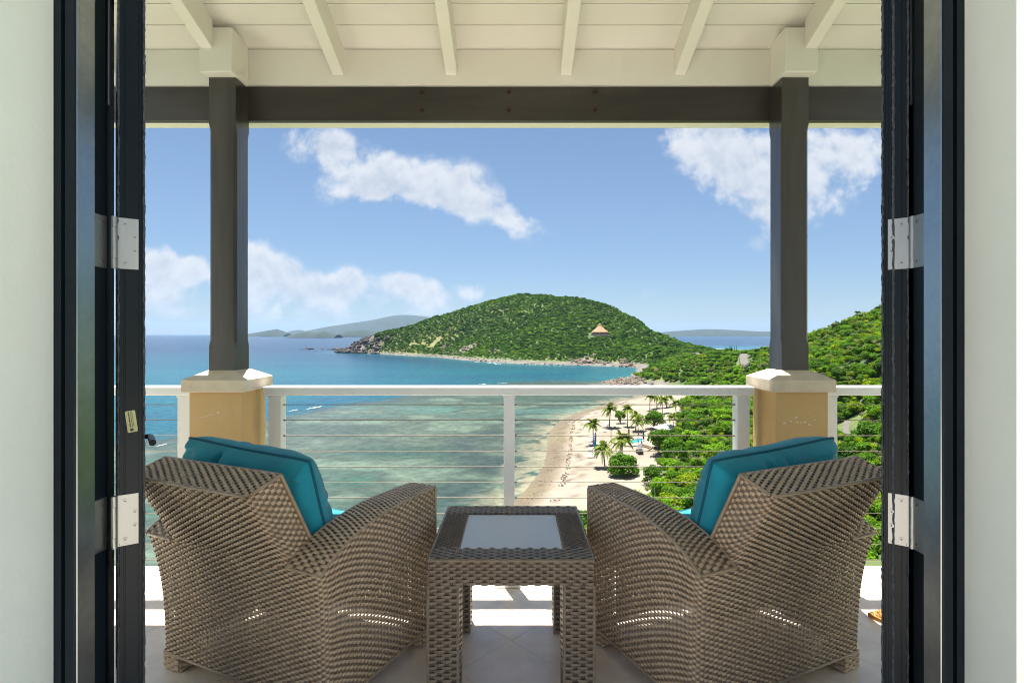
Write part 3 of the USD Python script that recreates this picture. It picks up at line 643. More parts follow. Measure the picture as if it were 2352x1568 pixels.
# ------------------------------------------------------------------ land and sea (heights in Zs = metres above the sea)
pt = lambda px, py, d: ((px - 1184) / 1240 * d, d, 30 - (py - 767) * d / 1240)
shore = [(-45, 36), (-26, 50), (-9, 70), (-3.5, 84), (-.6, 95), (2.1, 104), (4, 111.5), (6.6, 123), (8.3, 139), (9.7, 157), (13.6, 180), (21.9, 201), (39, 233), (50, 247), (61, 260),
         (68, 277), (70, 296), (64, 312), (57, 324), (58, 338), (63, 349), (74, 366), (85, 391), (98, 430), (106, 462), (107, 482), (100, 493), (80, 507), (59, 519), (28, 533), (-3, 549), (-41, 600), (-91, 689), (-145, 744), (-190, 800), (-214, 827), (-244, 846), (-269, 855), (-290, 884), (-288, 920), (-262, 960)]
C = [(x, y, 0.) for x, y in shore]
for (x0, y0), (x1, y1) in zip(shore[:-1], shore[1:]):      # sea floor off the shore, beach behind it
    mx, my = (x0 + x1) / 2, (y0 + y1) / 2; nx, ny = y0 - y1, x1 - x0; q = math.hypot(nx, ny); nx, ny = nx / q, ny / q
    C.append((mx + nx * 12, my + ny * 12, -1.3)); C.append((mx + nx * 60, my + ny * 60, -5))
for x, y in shore[2:16]: C.append((x + 11, y - 1, 1.45))
C += [(x, y, z) for x, y, z in [(24, 100, 1.7), (25, 125, 1.7), (28, 145, 1.7), (33, 165, 1.7), (43, 190, 1.8), (56, 215, 2.0), (66, 232, 2.2), (36, 150, 1.8), (33, 125, 1.9), (26, 88, 1.8), (40, 165, 1.9),
    (20, 70, 2.5), (30, 78, 3), (40, 60, 6), (27, 45, 8), (10, 45, 6), (0, 20, 19), (10, 20, 22), (40, 25, 24), (-25, 20, 16), (-50, 12, 6), (70, 50, 30), (100, 40, 38), (0, -20, 28),
    (62, 100, 12.0), (57, 92, 11), (68, 112, 13.5), (45, 110, 5.5), (48, 140, 5), (55, 165, 5), (66, 190, 6), (74, 215, 5), (80, 240, 6), (92, 250, 8),
    (84, 118, 27), (82, 150, 19), (88, 180, 17), (96, 205, 17)]]
ridge = [(1760, 801, 275), (1850, 768, 232), (1938, 727, 200), (2031, 698, 172)]
for px, py, d in ridge: x, y, z = pt(px, py, d); C.append((x, y, z - 2.6))
C += [(107, 132, 40), (95, 100, 39), (140, 150, 47), (150, 180, 44), (160, 220, 36), (165, 270, 25), (170, 320, 16), (200, 380, 10), (180, 100, 55), (240, 200, 45), (240, 300, 20)]
for px, py, d, dz in [(1713, 812, 302, 0), (1706, 826, 283, 0), (1721, 845, 252, 0), (1655, 808, 318, -2), (1600, 817, 335, -2), (1540, 836, 338, -2), (1480, 852, 345, -2), (1580, 870, 290, -2), (1650, 860, 275, -2), (1530, 885, 300, -2), (1760, 808, 320, -2), (1690, 806, 330, -2),
                      (1593, 810, 432, 0), (1605, 818, 418, 0), (1578, 828, 385, 0), (1560, 838, 372, -1)]:
    x, y, z = pt(px, py, d); C.append((x, y, max(z + dz, .8)))
C += [(130, 440, 9), (150, 470, 10), (240, 470, 4), (250, 600, 5), (300, 800, 3), (330, 950, 3), (280, 980, 1.5), (400, 1090, 0), (330, 1110, 0), (250, 1080, 0), (440, 1150, -3), (300, 1180, -4), (520, 980, 0), (540, 780, .5), (480, 500, 4), (600, 1050, -4), (620, 700, -2), (620, 400, 4), (400, 350, 18)]
hr = [(824, 779, 858), (875, 755, 868), (934, 746, 875), (989, 726, 880), (1071, 703, 880), (1121, 687, 870), (1196, 671, 860), (1262, 675, 850), (1293, 685, 842), (1309, 683, 836), (1356, 687, 820), (1410, 703, 790), (1469, 728, 740), (1528, 763, 690), (1567, 787, 625), (1598, 803, 520)]
for k, (px, py, d) in enumerate(hr):
    x, y, z = pt(px, py, d); C.append((x, y, z - 3.2)); C.append((x + 8, y + 110, max((z - 3) * .55, 0.5) if k > 2 else -2)); C.append((x + 20, y + 300, -5 if x < 120 else 1))
C += [(98, 640, 29.5), (84, 632, 28), (112, 646, 28), (100, 560, 9), (60, 575, 11), (20, 600, 12), (-30, 660, 13), (-80, 745, 14), (-130, 790, 13), (-230, 845, 12), (-262, 866, 8), (140, 530, 14), (40, 680, 38), (-20, 740, 40), (110, 720, 55), (120, 505, 4)]
C += [(-130, 330, -6), (-250, 600, -12), (-400, 900, -15), (-400, 300, -15), (-150, 150, -4), (-420, 1200, -15), (0, 1250, -10), (-60, 110, -2), (-60, 200, -2.5), (-20, 150, -1.2), (-20, 260, -2), (0, 400, -6), (-90, 500, -10)]
C = np.array(C, float)
_, keep = np.unique(np.round(C[:, :2] / 2), axis=0, return_index=True); C = C[np.sort(keep)]
rbf = RBFInterpolator(C[:, :2] / 100, C[:, 2], kernel="linear", smoothing=0.0, neighbors=40)
def axis(*segs):
    a = [segs[0][0]]
    for s, e, st in segs: a += list(np.linspace(s, e, int(round((e - s) / st)) + 1)[1:])
    return np.array(a)
gx = axis((-420, -60, 8), (-60, 130, 1.6), (130, 330, 5), (330, 700, 15)); gy = axis((-30, 70, 5), (70, 300, 1.6), (300, 560, 3.2), (560, 900, 5), (900, 1250, 10))
GX, GY = np.meshgrid(gx, gy); Z0 = rbf(np.stack([GX.ravel(), GY.ravel()], 1) / 100).reshape(GX.shape)
Z0s = Z0.copy()
for _ in range(2):
    Z0s[1:-1, 1:-1] = (Z0s[1:-1, 1:-1] * 2 + Z0s[:-2, 1:-1] + Z0s[2:, 1:-1] + Z0s[1:-1, :-2] + Z0s[1:-1, 2:]) / 6
P3 = np.stack([GX, GY, 0 * GX], -1)
rough = np.clip((Z0s - 2.6) / 4, 0, 1) * ((meshkit.fbm(P3 / 26, 4, 3) - .5) * 3.0 + (meshkit.fbm(P3 / 6, 3, 5) - .5) * 1.0)
headland = np.exp(-(((GX + 262) / 42) ** 2 + ((GY - 862) / 45) ** 2))
rockn = meshkit.fbm(P3 / 9, 4, 9)
ZZ = Z0s + rough + headland * (np.abs(rockn - .5) * 14 - 1.6) * (Z0s > -1) + (meshkit.fbm(P3 / 5, 3, 12) - .5) * .18 * np.clip(Z0s, 0, 1)
from scipy.interpolate import RegularGridInterpolator
hfun = RegularGridInterpolator((gy, gx), ZZ, bounds_error=False, fill_value=-10)
H = lambda x, y: hfun(np.stack([np.asarray(y, float), np.asarray(x, float)], -1))
SX, SY = np.array([s[0] for s in shore]), np.array([s[1] for s in shore])
# masks
veg_edge_pts = np.array([(70, 0), (84, 14), (95, 24), (104, 27), (112, 29), (122, 34), (131, 33), (140, 40), (150, 45), (162, 48), (180, 55), (200, 62), (225, 72), (245, 78), (262, 80), (280, 78), (300, 70)])
def veg_x(y): return np.interp(y, veg_edge_pts[:, 0], veg_edge_pts[:, 1])
near = GY < 430
nv = meshkit.fbm(P3 / 8, 3, 21)
sandm = near & (GX < veg_x(GY) + (nv - .5) * 10) & (ZZ < 4.2) & (GY > 62) & (GY < 275)
n1, n2, n3 = meshkit.fbm(P3 / 14, 4, 31), meshkit.fbm(P3 / 3.0, 3, 33), meshkit.fbm(P3 / 60, 3, 35)
col = np.zeros(GX.shape + (3,)); mixc = lambda a, b, t: np.asarray(a) * (1 - t[..., None]) + np.asarray(b) * t[..., None]
soil = mixc((.040, .075, .016), (.075, .115, .026), np.clip((n1 - .3) * 2.5, 0, 1)); col[:] = soil
sand = mixc((.215, .180, .138), (.28, .24, .19), np.clip((n1 - .3) * 2.5, 0, 1)); sand = mixc(sand, (.13, .10, .07), np.clip((n2 - .60) * 5, 0, 1) * .4)
wet = np.clip((.85 + (n1 - .5) * .5 - ZZ) / .4, 0, 1); sand = mixc(sand, (.095, .072, .044), wet * .9)
line = np.exp(-((ZZ - 1.0 - (n2 - .5) * .22) / .045) ** 2) * (n2 > .42); line2 = np.exp(-((ZZ - 1.32 - (n1 - .5) * .25) / .02) ** 2) * (n2 > .5); sand = mixc(sand, (.045, .032, .02), np.clip(line * .8 + line2 * .6, 0, .85))
col = np.where(sandm[..., None], sand, col)
# pebble strand and rock of the far shore, point and headland
far = GY > 300
peb = far & (ZZ < 2.4 + (n1 - .5) * 1.5) & (GX < 200)
col = np.where(peb[..., None], mixc((.085, .078, .066), (.15, .135, .112), np.clip((n2 - .3) * 2.5, 0, 1)), col)
rk = np.clip(headland * 2.4 - .5 + (n1 - .5) * 1.4 + np.clip((8 - ZZ) / 8, 0, 1) * .5, 0, 1) * (headland > .18)
col = mixc(col, (.05, .047, .045), np.clip(rk * 1.6, 0, 1)); col = np.where(((rk > .4) & (n2 > .58))[..., None], np.array((.13, .12, .11)), col)
out = np.zeros(GX.shape)
for ox, oy, r_, a in ((-215, 838, 16, 1), (-100, 752, 10, .9), (-62, 700, 16, 1), (-25, 640, 10, .8), (70, 536, 14, 1), (106, 500, 10, .9), (60, 330, 14, 1), (75, 300, 12, .8), (92, 268, 6, .7)):
    out = np.maximum(out, a * np.exp(-(((GX - ox) / r_) ** 2 + ((GY - oy) / (r_ * 1.3)) ** 2)))
orng = np.clip((out + (n2 - .5) * 1.2 - .45) * 4, 0, 1)
col = mixc(col, (.12, .09, .065), orng * .7); col = np.where(((orng > .3) & (n1 > .55))[..., None], np.array((.15, .13, .11)), col)
dry = np.exp(-(((GX + 135) / 45) ** 2 + ((GY - 790) / 30) ** 2)); col = mixc(col, (.15, .15, .05), np.clip(dry * 1.5 + (n1 - .5), 0, 1) * (~peb))
rockmask = (rk > .35) | (orng > .4) | peb
# faces split by what they are
idx = np.arange(GX.size).reshape(GX.shape)
qd = np.stack([idx[:-1, :-1], idx[:-1, 1:], idx[1:, 1:], idx[1:, :-1]], -1).reshape(-1, 4)
qz = ZZ.ravel()[qd]; qy = GY.ravel()[qd].mean(1); qs = sandm.ravel()[qd].mean(1) > .5
ok = qz.max(1) > -1.2
M["ground"] = col_mat("ground_soil", .9, .35, .9, bump=.6, bscale=1.5, bdist=.3)
M["sand"] = col_mat("beach_sand", .45, .16, .9, bump=.35, bscale=5.0, bdist=.05)
VV = np.stack([GX, GY, ZZ + SEA], -1).reshape(-1, 3)
def piece(name, sel, mt):
    q = qd[sel]; u_, inv = np.unique(q, return_inverse=True); q = inv.reshape(q.shape)
    obj(name, (VV[u_], np.vstack([q[:, [0, 1, 2]], q[:, [0, 2, 3]]])), mt, smooth=True, kind="structure", col=col.reshape(-1, 3)[u_])
piece("beach", ok & qs, M["sand"]); piece("hillside", ok & ~qs & (qy < 436), M["ground"]); piece("island_hill", ok & ~qs & (qy >= 436), M["ground"])

# the sea: colour of the water body from depth, reef and distance
sx_ = np.concatenate([-np.geomspace(14000, 420, 26), axis((-420, -140, 10), (-140, 75, 1.25), (75, 420, 6)), np.geomspace(430, 14000, 26)])
sy_ = np.concatenate([axis((5, 60, 5), (60, 260, 1.25), (260, 420, 2.5), (420, 1100, 8)), np.geomspace(1110, 26000, 60)])
QX, QY = np.meshgrid(sx_, sy_); Q3 = np.stack([QX, QY, 0 * QX], -1)
dep = -H(QX, QY)                                  # water depth
from scipy.spatial import cKDTree
ts = np.linspace(0, 1, 2000); arc = np.concatenate([[0], np.cumsum(np.hypot(np.diff(SX), np.diff(SY)))]); arc /= arc[-1]
ds, _ = cKDTree(np.stack([np.interp(ts, arc, SX), np.interp(ts, arc, SY)], 1)).query(np.stack([QX.ravel(), QY.ravel()], 1)); ds = ds.reshape(QX.shape)
w1, w2, w3, w4 = (meshkit.fbm(Q3 * np.array([1, s, 1]) / k, 5, sd) for k, s, sd in ((55, 1., 41), (16, 1.3, 43), (5, 1.4, 45), (400, 2.5, 47)))
edge_y = np.interp(QX, [-400, -140, -100, -80, -55, -30, 0, 30, 60, 75], [60, 128, 158, 205, 255, 312, 336, 342, 336, 300]) + (w1 - .5) * 26 + (w2 - .5) * 16
reef = np.clip((edge_y - QY) / 14 + .5, 0, 1)     # 1 on the reef flat
deep = np.clip((QY - 430 - (w4 - .5) * 300 - np.clip(-QX - 60, 0, 400) * .35) / 420, 0, 1) ** .7
seac = mixc((.004, .074, .105), (.002, .026, .066), deep)
band = np.exp(-((QY - edge_y - 55 + (w1 - .5) * 40) / 30) ** 2); seac = mixc(seac, (.008, .055, .10), band * .5)
seac = mixc(seac, (.02, .12, .13), np.clip(1 - ds / 45, 0, 1) * (QY > 320) * .7)
seac = mixc(seac, (.004, .055, .10), np.clip((w1 - .52) * 5, 0, 1) * (1 - deep) * .5)
lagoon = mixc((.044, .066, .052), (.074, .094, .072), np.clip((w1 - .35) * 3, 0, 1))
nearl = np.clip((150 - QY) / 50, 0, 1)
lagoon = mixc(lagoon, (.022, .098, .068), np.clip((w2 - .40) * 4, 0, 1) * (.10 + .6 * nearl))
lagoon = mixc(lagoon, (.018, .027, .028), np.clip((w2 * .6 + w1 * .4 - .50) * 10, 0, 1) * (.30 + .4 * nearl))
lagoon = mixc(lagoon, (.12, .17, .125), np.clip((.40 - w2) * 8, 0, 1) * .55)
weed = np.clip(1.25 - np.abs(ds - 17 - (w1 - .5) * 22) / 11, 0, 1) * np.clip((w2 - .34) * 5, 0, 1) * (QY < 245)
lagoon = mixc(lagoon, (.030, .040, .042), weed * .75)
pale = np.clip(1 - ds / (6 + 8 * w2), 0, 1); lagoon = mixc(lagoon, (.24, .22, .15), pale * .8 * (w3 > .40))
lagoon = mixc(lagoon, (.08, .17, .14), np.clip(1 - np.abs(QY - 215) / 25, 0, 1) * np.clip((w2 - .42) * 5, 0, 1) * .6)
rim_ = np.exp(-((QY - edge_y) / 16) ** 2); seac = mixc(seac, lagoon, reef); seac = mixc(seac, (.040, .045, .048), rim_ * np.clip((w3 - .3) * 2.5, 0, 1) * .8)
far2 = np.clip((QY - 900) / 200, 0, 1) * (QX > 150); seac = mixc(seac, (.02, .15, .20), far2 * np.clip(1 - (QY - 1000) / 500, 0, 1) * .8)
def sea_mat():
    N = {"at": ("attribute", {"attribute": "col"}), "g": ("geometry", {}), "n": ("noise_texture", {"scale": .40, "detail": 8.0, "roughness": .7}),
         "mr": ("map_range", {"from_min": .3, "from_max": .7, "to_min": .58, "to_max": 1.42, "clamp": True}), "mu": ("mix", {"mix_type": "multiply", "fac": 1.0}),
         "mp": ("mapping", {"scale": (.55, 1.0, 1.0), "rotation": (0, 0, .35)}), "b1": ("noise_texture", {"scale": .50, "detail": 7.0, "roughness": .62}),
         "bp": ("bump", {"strength": 1.0, "distance": .55}), "p": ("principled_bsdf", {"roughness": .2, "ior": 1.333, "specular_ior_level": .13})}
    L = [("g.position", "mp.vector"), ("g.position", "n.vector"), ("n.fac", "mr.value"), ("at.color", "mu.color1"), ("mr.result", "mu.color2"), ("mu.color", "p.base_color"), ("mp.vector", "b1.vector"), ("b1.fac", "bp.height"), ("bp.normal", "p.normal")]
    return usdkit.material(stage, "/World/Looks/sea_water", N, L, surface="p.BSDF")
sv, sf = grid(np.stack([QX, QY, np.full(QX.shape, SEA)], -1))
obj("sea", (sv, sf), sea_mat(), smooth=True, kind="structure", col=seac.reshape(-1, 3))

# foam of small breakers on the reef edge and the shores
M["foam"] = mat("wave_foam", (.75, .77, .76), (.60, .66, .68), scale=2.0, rough=.7)
def foam(pts, wid, seed, z=.05, breaks=.45):
    pts = np.array(pts, float); a = np.concatenate([[0], np.cumsum(np.hypot(*np.diff(pts, axis=0).T))]); n = max(20, int(a[-1] / .5)); s = np.linspace(0, a[-1], n)
    c = np.stack([np.interp(s, a, pts[:, 0]), np.interp(s, a, pts[:, 1])], 1); t = np.gradient(c, axis=0); t /= np.linalg.norm(t, axis=1, keepdims=True); nr = np.stack([-t[:, 1], t[:, 0]], 1)
    wid = wid * .55
    e = meshkit.fbm(np.stack([s / 3, s * 0 + seed, s * 0], 1), 4, seed); e2 = meshkit.fbm(np.stack([s / 2, s * 0 + seed + 9, s * 0], 1), 4, seed + 3)
    c = c + nr * ((e2 - .5) * wid * 3)[:, None]
    w = wid * np.clip((e - breaks) * 5, 0, 1.3) * np.clip(np.minimum(s, a[-1] - s) / 3, 0, 1)
    V = np.stack([np.c_[c + nr * (w * (.5 + (e2 - .5)))[:, None], np.full(n, SEA + z)], np.c_[c - nr * (w * .5)[:, None], np.full(n, SEA + z)]], 0)
    return grid(V)
px_ = lambda px, py: ((px - 1184) / 1240 * (37200 / (py - 767)), 37200 / (py - 767))
fl = [foam([px_(1120, 881), px_(1090, 884), px_(1058, 888)], 4, 1), foam([px_(1140, 878.5), px_(1175, 879)], 2.2, 2), foam([px_(745, 932), px_(700, 939), px_(672, 942), px_(645, 947)], 1.6, 3, breaks=.35), foam([px_(652, 948), px_(600, 962)], 1.4, 4),
      foam([px_(385, 1018), px_(362, 1024), px_(345, 1026)], .9, 5, breaks=.3), foam([px_(330, 1043), px_(380, 1036)], .5, 6), foam([px_(1148, 836), px_(1120, 832.5), px_(1090, 830)], 3, 7, breaks=.3), foam([px_(1300, 841), px_(1240, 838.5), px_(1180, 836.5)], 1.5, 8),
      foam([px_(1652, 801.5), px_(1630, 800), px_(1606, 798.6)], 22, 9, breaks=.25), foam([px_(800, 809), px_(835, 812)], 4, 10), foam([px_(1265, 888), px_(1180, 884)], 1.5, 11, breaks=.5)]
obj("wave_foam", cat(*fl), M["foam"], kind="stuff")

# islands on the horizon
M["far_land"] = mat("far_land", (.014, .030, .024), (.026, .042, .032), scale=.01, rough=.95)
def far_island(name, prof, d, depth, seed):
    pts = np.array([pt(px, py, d) for px, py in prof]); n = 120
    xs = np.linspace(pts[0, 0], pts[-1, 0], n); zs = np.interp(xs, pts[:, 0], pts[:, 2]); zs = np.convolve(np.pad(zs, 3, mode="edge"), np.ones(7) / 7, "valid")
    vs = np.linspace(-1, 1, 25); V = np.zeros((25, n, 3))
    for i, v in enumerate(vs):
        q = np.stack([xs / (depth * .6), np.full(n, v * 2 + seed), 0 * xs], 1)
        nz = meshkit.fbm(q, 4, seed) - .5
        V[i] = np.stack([xs, d + v * depth + nz * depth * .2, np.clip(zs * (1 - abs(v) ** 1.7) * (1 + nz * .5 * abs(v) * 1.6), -3, None) - 3 + SEA + 1.0 * (abs(v) < .99)], 1)
    obj(name, grid(V), M["far_land"], smooth=True, kind="structure")
far_island("far_mountain", [(690, 763.5), (714, 760), (740, 754), (768, 748), (800, 743.5), (829, 738.5), (862, 734), (890, 727), (919, 722.5), (950, 723.5), (983, 727), (1050, 738), (1120, 752), (1180, 764)], 9500, 1300, 1)
far_island("far_islet", [(566, 767), (590, 763), (614, 758.5), (637, 755), (652, 760), (664, 766)], 6500, 190, 2)
far_island("far_islet", [(650, 765), (672, 759), (690, 757.2), (705, 761), (722, 765)], 11000, 250, 3)
far_island("far_islet", [(669, 768), (690, 763), (708, 761), (726, 763), (745, 758.2), (762, 763), (778, 768)], 4300, 130, 4)
far_island("far_islet", [(777, 767), (800, 758.5), (830, 756.5), (858, 758.5), (880, 766)], 5600, 160, 5)
far_island("far_island", [(1500, 765), (1535, 761), (1570, 758.5), (1615, 755.4), (1650, 755.8), (1700, 758), (1740, 760.5), (1775, 761), (1830, 764)], 7600, 420, 6)

# roads
M["road"] = mat("concrete_road", (.085, .078, .068), (.12, .11, .098), scale=1.2, rough=.85)
def road(name, pts, wid, z=.12):
    p = np.array(pts, float); a = np.concatenate([[0], np.cumsum(np.hypot(*np.diff(p, axis=0).T))]); s = np.linspace(0, a[-1], max(12, int(a[-1] / 1.5)))
    c = np.stack([PchipInterpolator(a, p[:, 0])(s), PchipInterpolator(a, p[:, 1])(s)], 1); t = np.gradient(c, axis=0); t /= np.linalg.norm(t, axis=1, keepdims=True); nr = np.stack([-t[:, 1], t[:, 0]], 1)
    rows = []
    hc = np.maximum.reduce([H(c[:, 0] + nr[:, 0] * k * wid / 2, c[:, 1] + nr[:, 1] * k * wid / 2) for k in (-1, -.5, 0, .5, 1)]); hc = np.convolve(np.pad(hc, 2, mode="edge"), np.ones(5) / 5, "valid") + z
    for k in (-1, 1): rows.append(np.c_[c + nr * k * wid / 2, hc + SEA])
    skirt = [np.c_[c - nr * wid * .55, hc + SEA - 1.2], rows[0], rows[1], np.c_[c + nr * wid * .55, hc + SEA - 1.2]]
    obj(name, grid(np.array(skirt)), M["road"], kind="structure", smooth=20)
    return c
roadc = [road("road", [pt(1735, 856, 238)[:2], pt(1721, 845, 252)[:2], pt(1708, 828, 281)[:2], pt(1713, 812, 302)[:2], pt(1735, 810, 312)[:2], (165, 325)], 3.8, .10),
         road("road", [pt(1592, 808, 440)[:2], pt(1600, 814, 424)[:2], pt(1606, 820, 412)[:2]], 5, .5),
         road("road", [pt(1568, 832, 376)[:2], pt(1579, 828, 384)[:2], pt(1590, 824, 392)[:2]], 5, .5),
         road("footpath", [pt(1948, 948, 104)[:2], pt(1944, 965, 101)[:2], pt(1950, 980, 97)[:2], pt(1990, 992, 93)[:2]], 1.0, .06)]
roadpts = np.vstack(roadc)
roadtree = cKDTree(roadpts)

# ------------------------------------------------------------------ vegetation
LEAF = 1.0
LM = {"bright": leaf_mat("leaf_bright", (.065, .17, .004), (.25, .47, .008)), "mid": leaf_mat("leaf_mid", (.04, .115, .005), (.17, .34, .012)), "dark": leaf_mat("leaf_dark", (.024, .075, .008), (.10, .22, .016)),
      "yellow": leaf_mat("leaf_yellow", (.11, .18, .004), (.38, .50, .012)), "grey": leaf_mat("leaf_grey", (.10, .12, .05), (.32, .35, .19)), "palm": leaf_mat("leaf_palm", (.07, .12, .010), (.33, .42, .05))}
M["bark"] = mat("bark", (.10, .08, .06), (.19, .16, .125), scale=6, rough=.9, coord="obj", bump=.5, bscale=20, bdist=.03)
M["palm_bark"] = mat("palm_bark", (.16, .13, .10), (.26, .22, .17), scale=5, rough=.9, coord="obj", bump=.5, bscale=14, bdist=.03, stretch=(1, 1, 4))
def leaf_cloud(rng, lobes, n, size, aspect=.55, up=.35):
    lobes = np.array(lobes, float); w = (lobes[:, 3] * lobes[:, 4]); k = rng.choice(len(lobes), n, p=w / w.sum())
    d = rng.normal(0, 1, (n, 3)); d[:, 2] = np.where(d[:, 2] < -.35 * np.linalg.norm(d, axis=1), -d[:, 2], d[:, 2]); d /= np.linalg.norm(d, axis=1, keepdims=True)
    L = lobes[k]; r = 1 - rng.random(n) ** 2 * .35
    lump = .82 + .36 * meshkit.noise(d * 2.6 + k[:, None] * 7.7, 5)
    c = L[:, :3] + d * np.stack([L[:, 3], L[:, 3], L[:, 4]], 1) * (r * lump)[:, None]
    nrm = d + rng.normal(0, .55, (n, 3)); nrm[:, 2] += up; nrm /= np.linalg.norm(nrm, axis=1, keepdims=True)
    t = np.cross(nrm, rng.normal(0, 1, (n, 3))); t /= np.linalg.norm(t, axis=1, keepdims=True); b = np.cross(nrm, t)
    s = (size * rng.uniform(.65, 1.35, n))[:, None]
    v = np.stack([c - t * s, c - b * s * aspect + nrm * s * .18, c + t * s, c + b * s * aspect + nrm * s * .18], 1).reshape(-1, 3)
    i = np.arange(n)[:, None] * 4
    return v, np.vstack([i + [0, 1, 2], i + [0, 2, 3]])
def limb(rng, a, b, r0, r1, n=6, wob=.08):
    a, b = np.array(a, float), np.array(b, float); t = np.linspace(0, 1, n)[:, None]; L = np.linalg.norm(b - a)
    p = a * (1 - t) + b * t; p[1:-1] += rng.normal(0, wob * L, (n - 2, 3)) * .5
    return tube(p, np.linspace(r0, r1, n), 6)
def make_shrub_parts(seed, r=1.0, hgt=1.0, n=900, leaf=.13, lob=9, bare=0, aspect=.55, low=0):
    """unit shrub about 2 r wide standing on its origin"""
    rng = np.random.default_rng(seed); L = []
    for _ in range(lob):
        a, q = rng.uniform(0, 6.28), rng.uniform(.1, .75) ** .6 * r * .66; s = rng.uniform(.26, .46) * r
        z = hgt * rng.uniform(.40, .78) * (1 - .35 * (q / r) ** 2); L.append((q * math.cos(a), q * math.sin(a), z, s, s * rng.uniform(.65, .9)))
    for k in range(low):
        a = k / low * 6.283 + rng.uniform(-.2, .2); s = rng.uniform(.24, .32) * r; L.append((r * .66 * math.cos(a), r * .66 * math.sin(a), s * .75 + rng.uniform(0, .1) * hgt, s, s * .85))
    L.append((0, 0, hgt * .42, r * .62, hgt * .42))
    crown = leaf_cloud(rng, L, n, leaf, aspect)
    st = [limb(rng, (rng.normal(0, .05), rng.normal(0, .05), -.25), (l[0] * .8, l[1] * .8, l[2] * .85), .05 * r, .018 * r) for l in L[:5]]
    if bare: st += [limb(rng, (l[0] * .6, l[1] * .6, l[2] * .7), (l[0] * 1.35 + rng.normal(0, .1), l[1] * 1.35 + rng.normal(0, .1), l[2] * 1.25 + .2), .02, .008, wob=.15) for l in L[:bare]]
    return crown, cat(*st)
def agave(seed):
    rng = np.random.default_rng(seed); vs, fs = [], []; n = 26
    for k in range(n):
        a = k * 2.4; e = rng.uniform(.3, 1.3); L = rng.uniform(.7, 1.05); d = np.array([math.cos(a) * math.cos(e), math.sin(a) * math.cos(e), math.sin(e)]); s = np.array([-math.sin(a), math.cos(a), 0]) * .055
        m = d * L * .5 + [0, 0, .06]; tip = d * L - [0, 0, .10 * L]; o = len(vs) * 1
        vs += [d * .05 - s * .6, d * .05 + s * .6, m + s, m - s, tip]; o = k * 5; fs += [(o, o + 1, o + 2), (o, o + 2, o + 3), (o + 3, o + 2, o + 4)]
    return np.array(vs), np.array(fs)

rngv = np.random.default_rng(77)
kinds = [("bright", 11, dict(n=1700, leaf=.088), "bright green leafy shrub among the scrub of the near hillside"), ("mid", 12, dict(n=1700, leaf=.085), "mid green dense shrub among the scrub of the near hillside"),
         ("dark", 13, dict(n=1800, leaf=.085, hgt=1.15), "dark green rounded bush among the scrub of the near hillside"), ("yellow", 14, dict(n=1300, leaf=.092, hgt=.85), "yellow green open shrub among the scrub of the near hillside"),
         ("grey", 15, dict(n=420, leaf=.10, bare=8, hgt=.95), "greyish twiggy half bare shrub among the scrub of the near hillside"), ("mid", 16, dict(n=2100, leaf=.078, hgt=1.3, lob=14), "taller mid green tree among the scrub of the near hillside"),
         ("bright", 17, dict(n=2100, leaf=.078, hgt=1.25, lob=14), "taller bright green tree among the scrub of the near hillside")]
mesh_of = [make_shrub_parts(s, **k) for _, s, k, _ in kinds]
pick_w = np.array([.24, .20, .10, .15, .13, .08, .10])
# candidate places: jittered grid on the near land inside the visible wedge
def places(x0, x1, y0, y1, st, rng):
    xs, ys = np.meshgrid(np.arange(x0, x1, st), np.arange(y0, y1, st)); p = np.stack([xs.ravel(), ys.ravel()], 1); return p + rng.uniform(-.5, .5, p.shape) * st
cand = np.vstack([places(10, 150, 52, 190, 2.05, rngv), places(40, 190, 190, 445, 2.55, rngv)])
cx, cy = cand[:, 0], cand[:, 1]; cz = H(cx, cy)
nsv = meshkit.fbm(np.stack([cx / 8, cy / 8, 0 * cx], 1), 3, 21)
u_ = cx / cy; vpx = (30 - cz - 2) / cy
keepv = (cz > 1.2) & (u_ > -.05) & (u_ < .86) & (cx > veg_x(cy) + 1.0 + (nsv - .5) * 8) & (vpx < .56) & (roadtree.query(cand)[0] > np.where(cand[:, 1] > 200, 3.6, 1.9))
keepv &= ~((cy > 300) & (cz < 2.6)) & ~((cx > 40) & (cx < 90) & (cy > 268) & (cy < 345) & (cz < 3.2))
om = np.zeros(len(cx))
for ox, oy, r_ in ((60, 330, 9), (92, 268, 4)): om = np.maximum(om, np.exp(-((cx - ox) ** 2 + (cy - oy) ** 2) / r_ ** 2))
keepv &= om < .5
# keep clear of the road and paths seen from the balcony
for px0, px1, py0, py1, d0 in ((1702, 1730, 812, 846, 240), (1940, 1972, 955, 985, 90)):
    pxx, pyy = 1184 + 1240 * u_, 767 + 1240 * (30 - cz - 1.6) / cy
    keepv &= ~((pxx > px0 - 5) & (pxx < px1) & (pyy > py0) & (pyy < py1 + 8) & (cy > d0 - 25) & (cy < d0 + 60))
cx, cy, cz, u_ = cx[keepv], cy[keepv], cz[keepv], u_[keepv]
tone = meshkit.fbm(np.stack([cx / 22, cy / 22, 0 * cx], 1), 3, 61)
kind_i = np.array([rngv.choice(7, p=(lambda w: w / w.sum())(pick_w * np.array([1 + 3 * max(t - .5, 0), 1, 1 + 4 * max(.5 - t, 0), 1 + 4 * max(t - .52, 0), 1, 1, 1]))) for t in tone])
scl = np.clip(np.exp(rngv.normal(.52, .26, len(cx))), .9, 3.0) * np.where(kind_i == 4, .85, 1) * np.where(kind_i >= 5, 1.15, 1) * (1 - .25 * np.clip((cz - 20) / 20, 0, 1))
rot = rngv.uniform(0, 2 * np.pi, len(cx))
spx, spy = 1184 + 1240 * u_, 767 + 1240 * (30 - cz - scl * .6) / cy
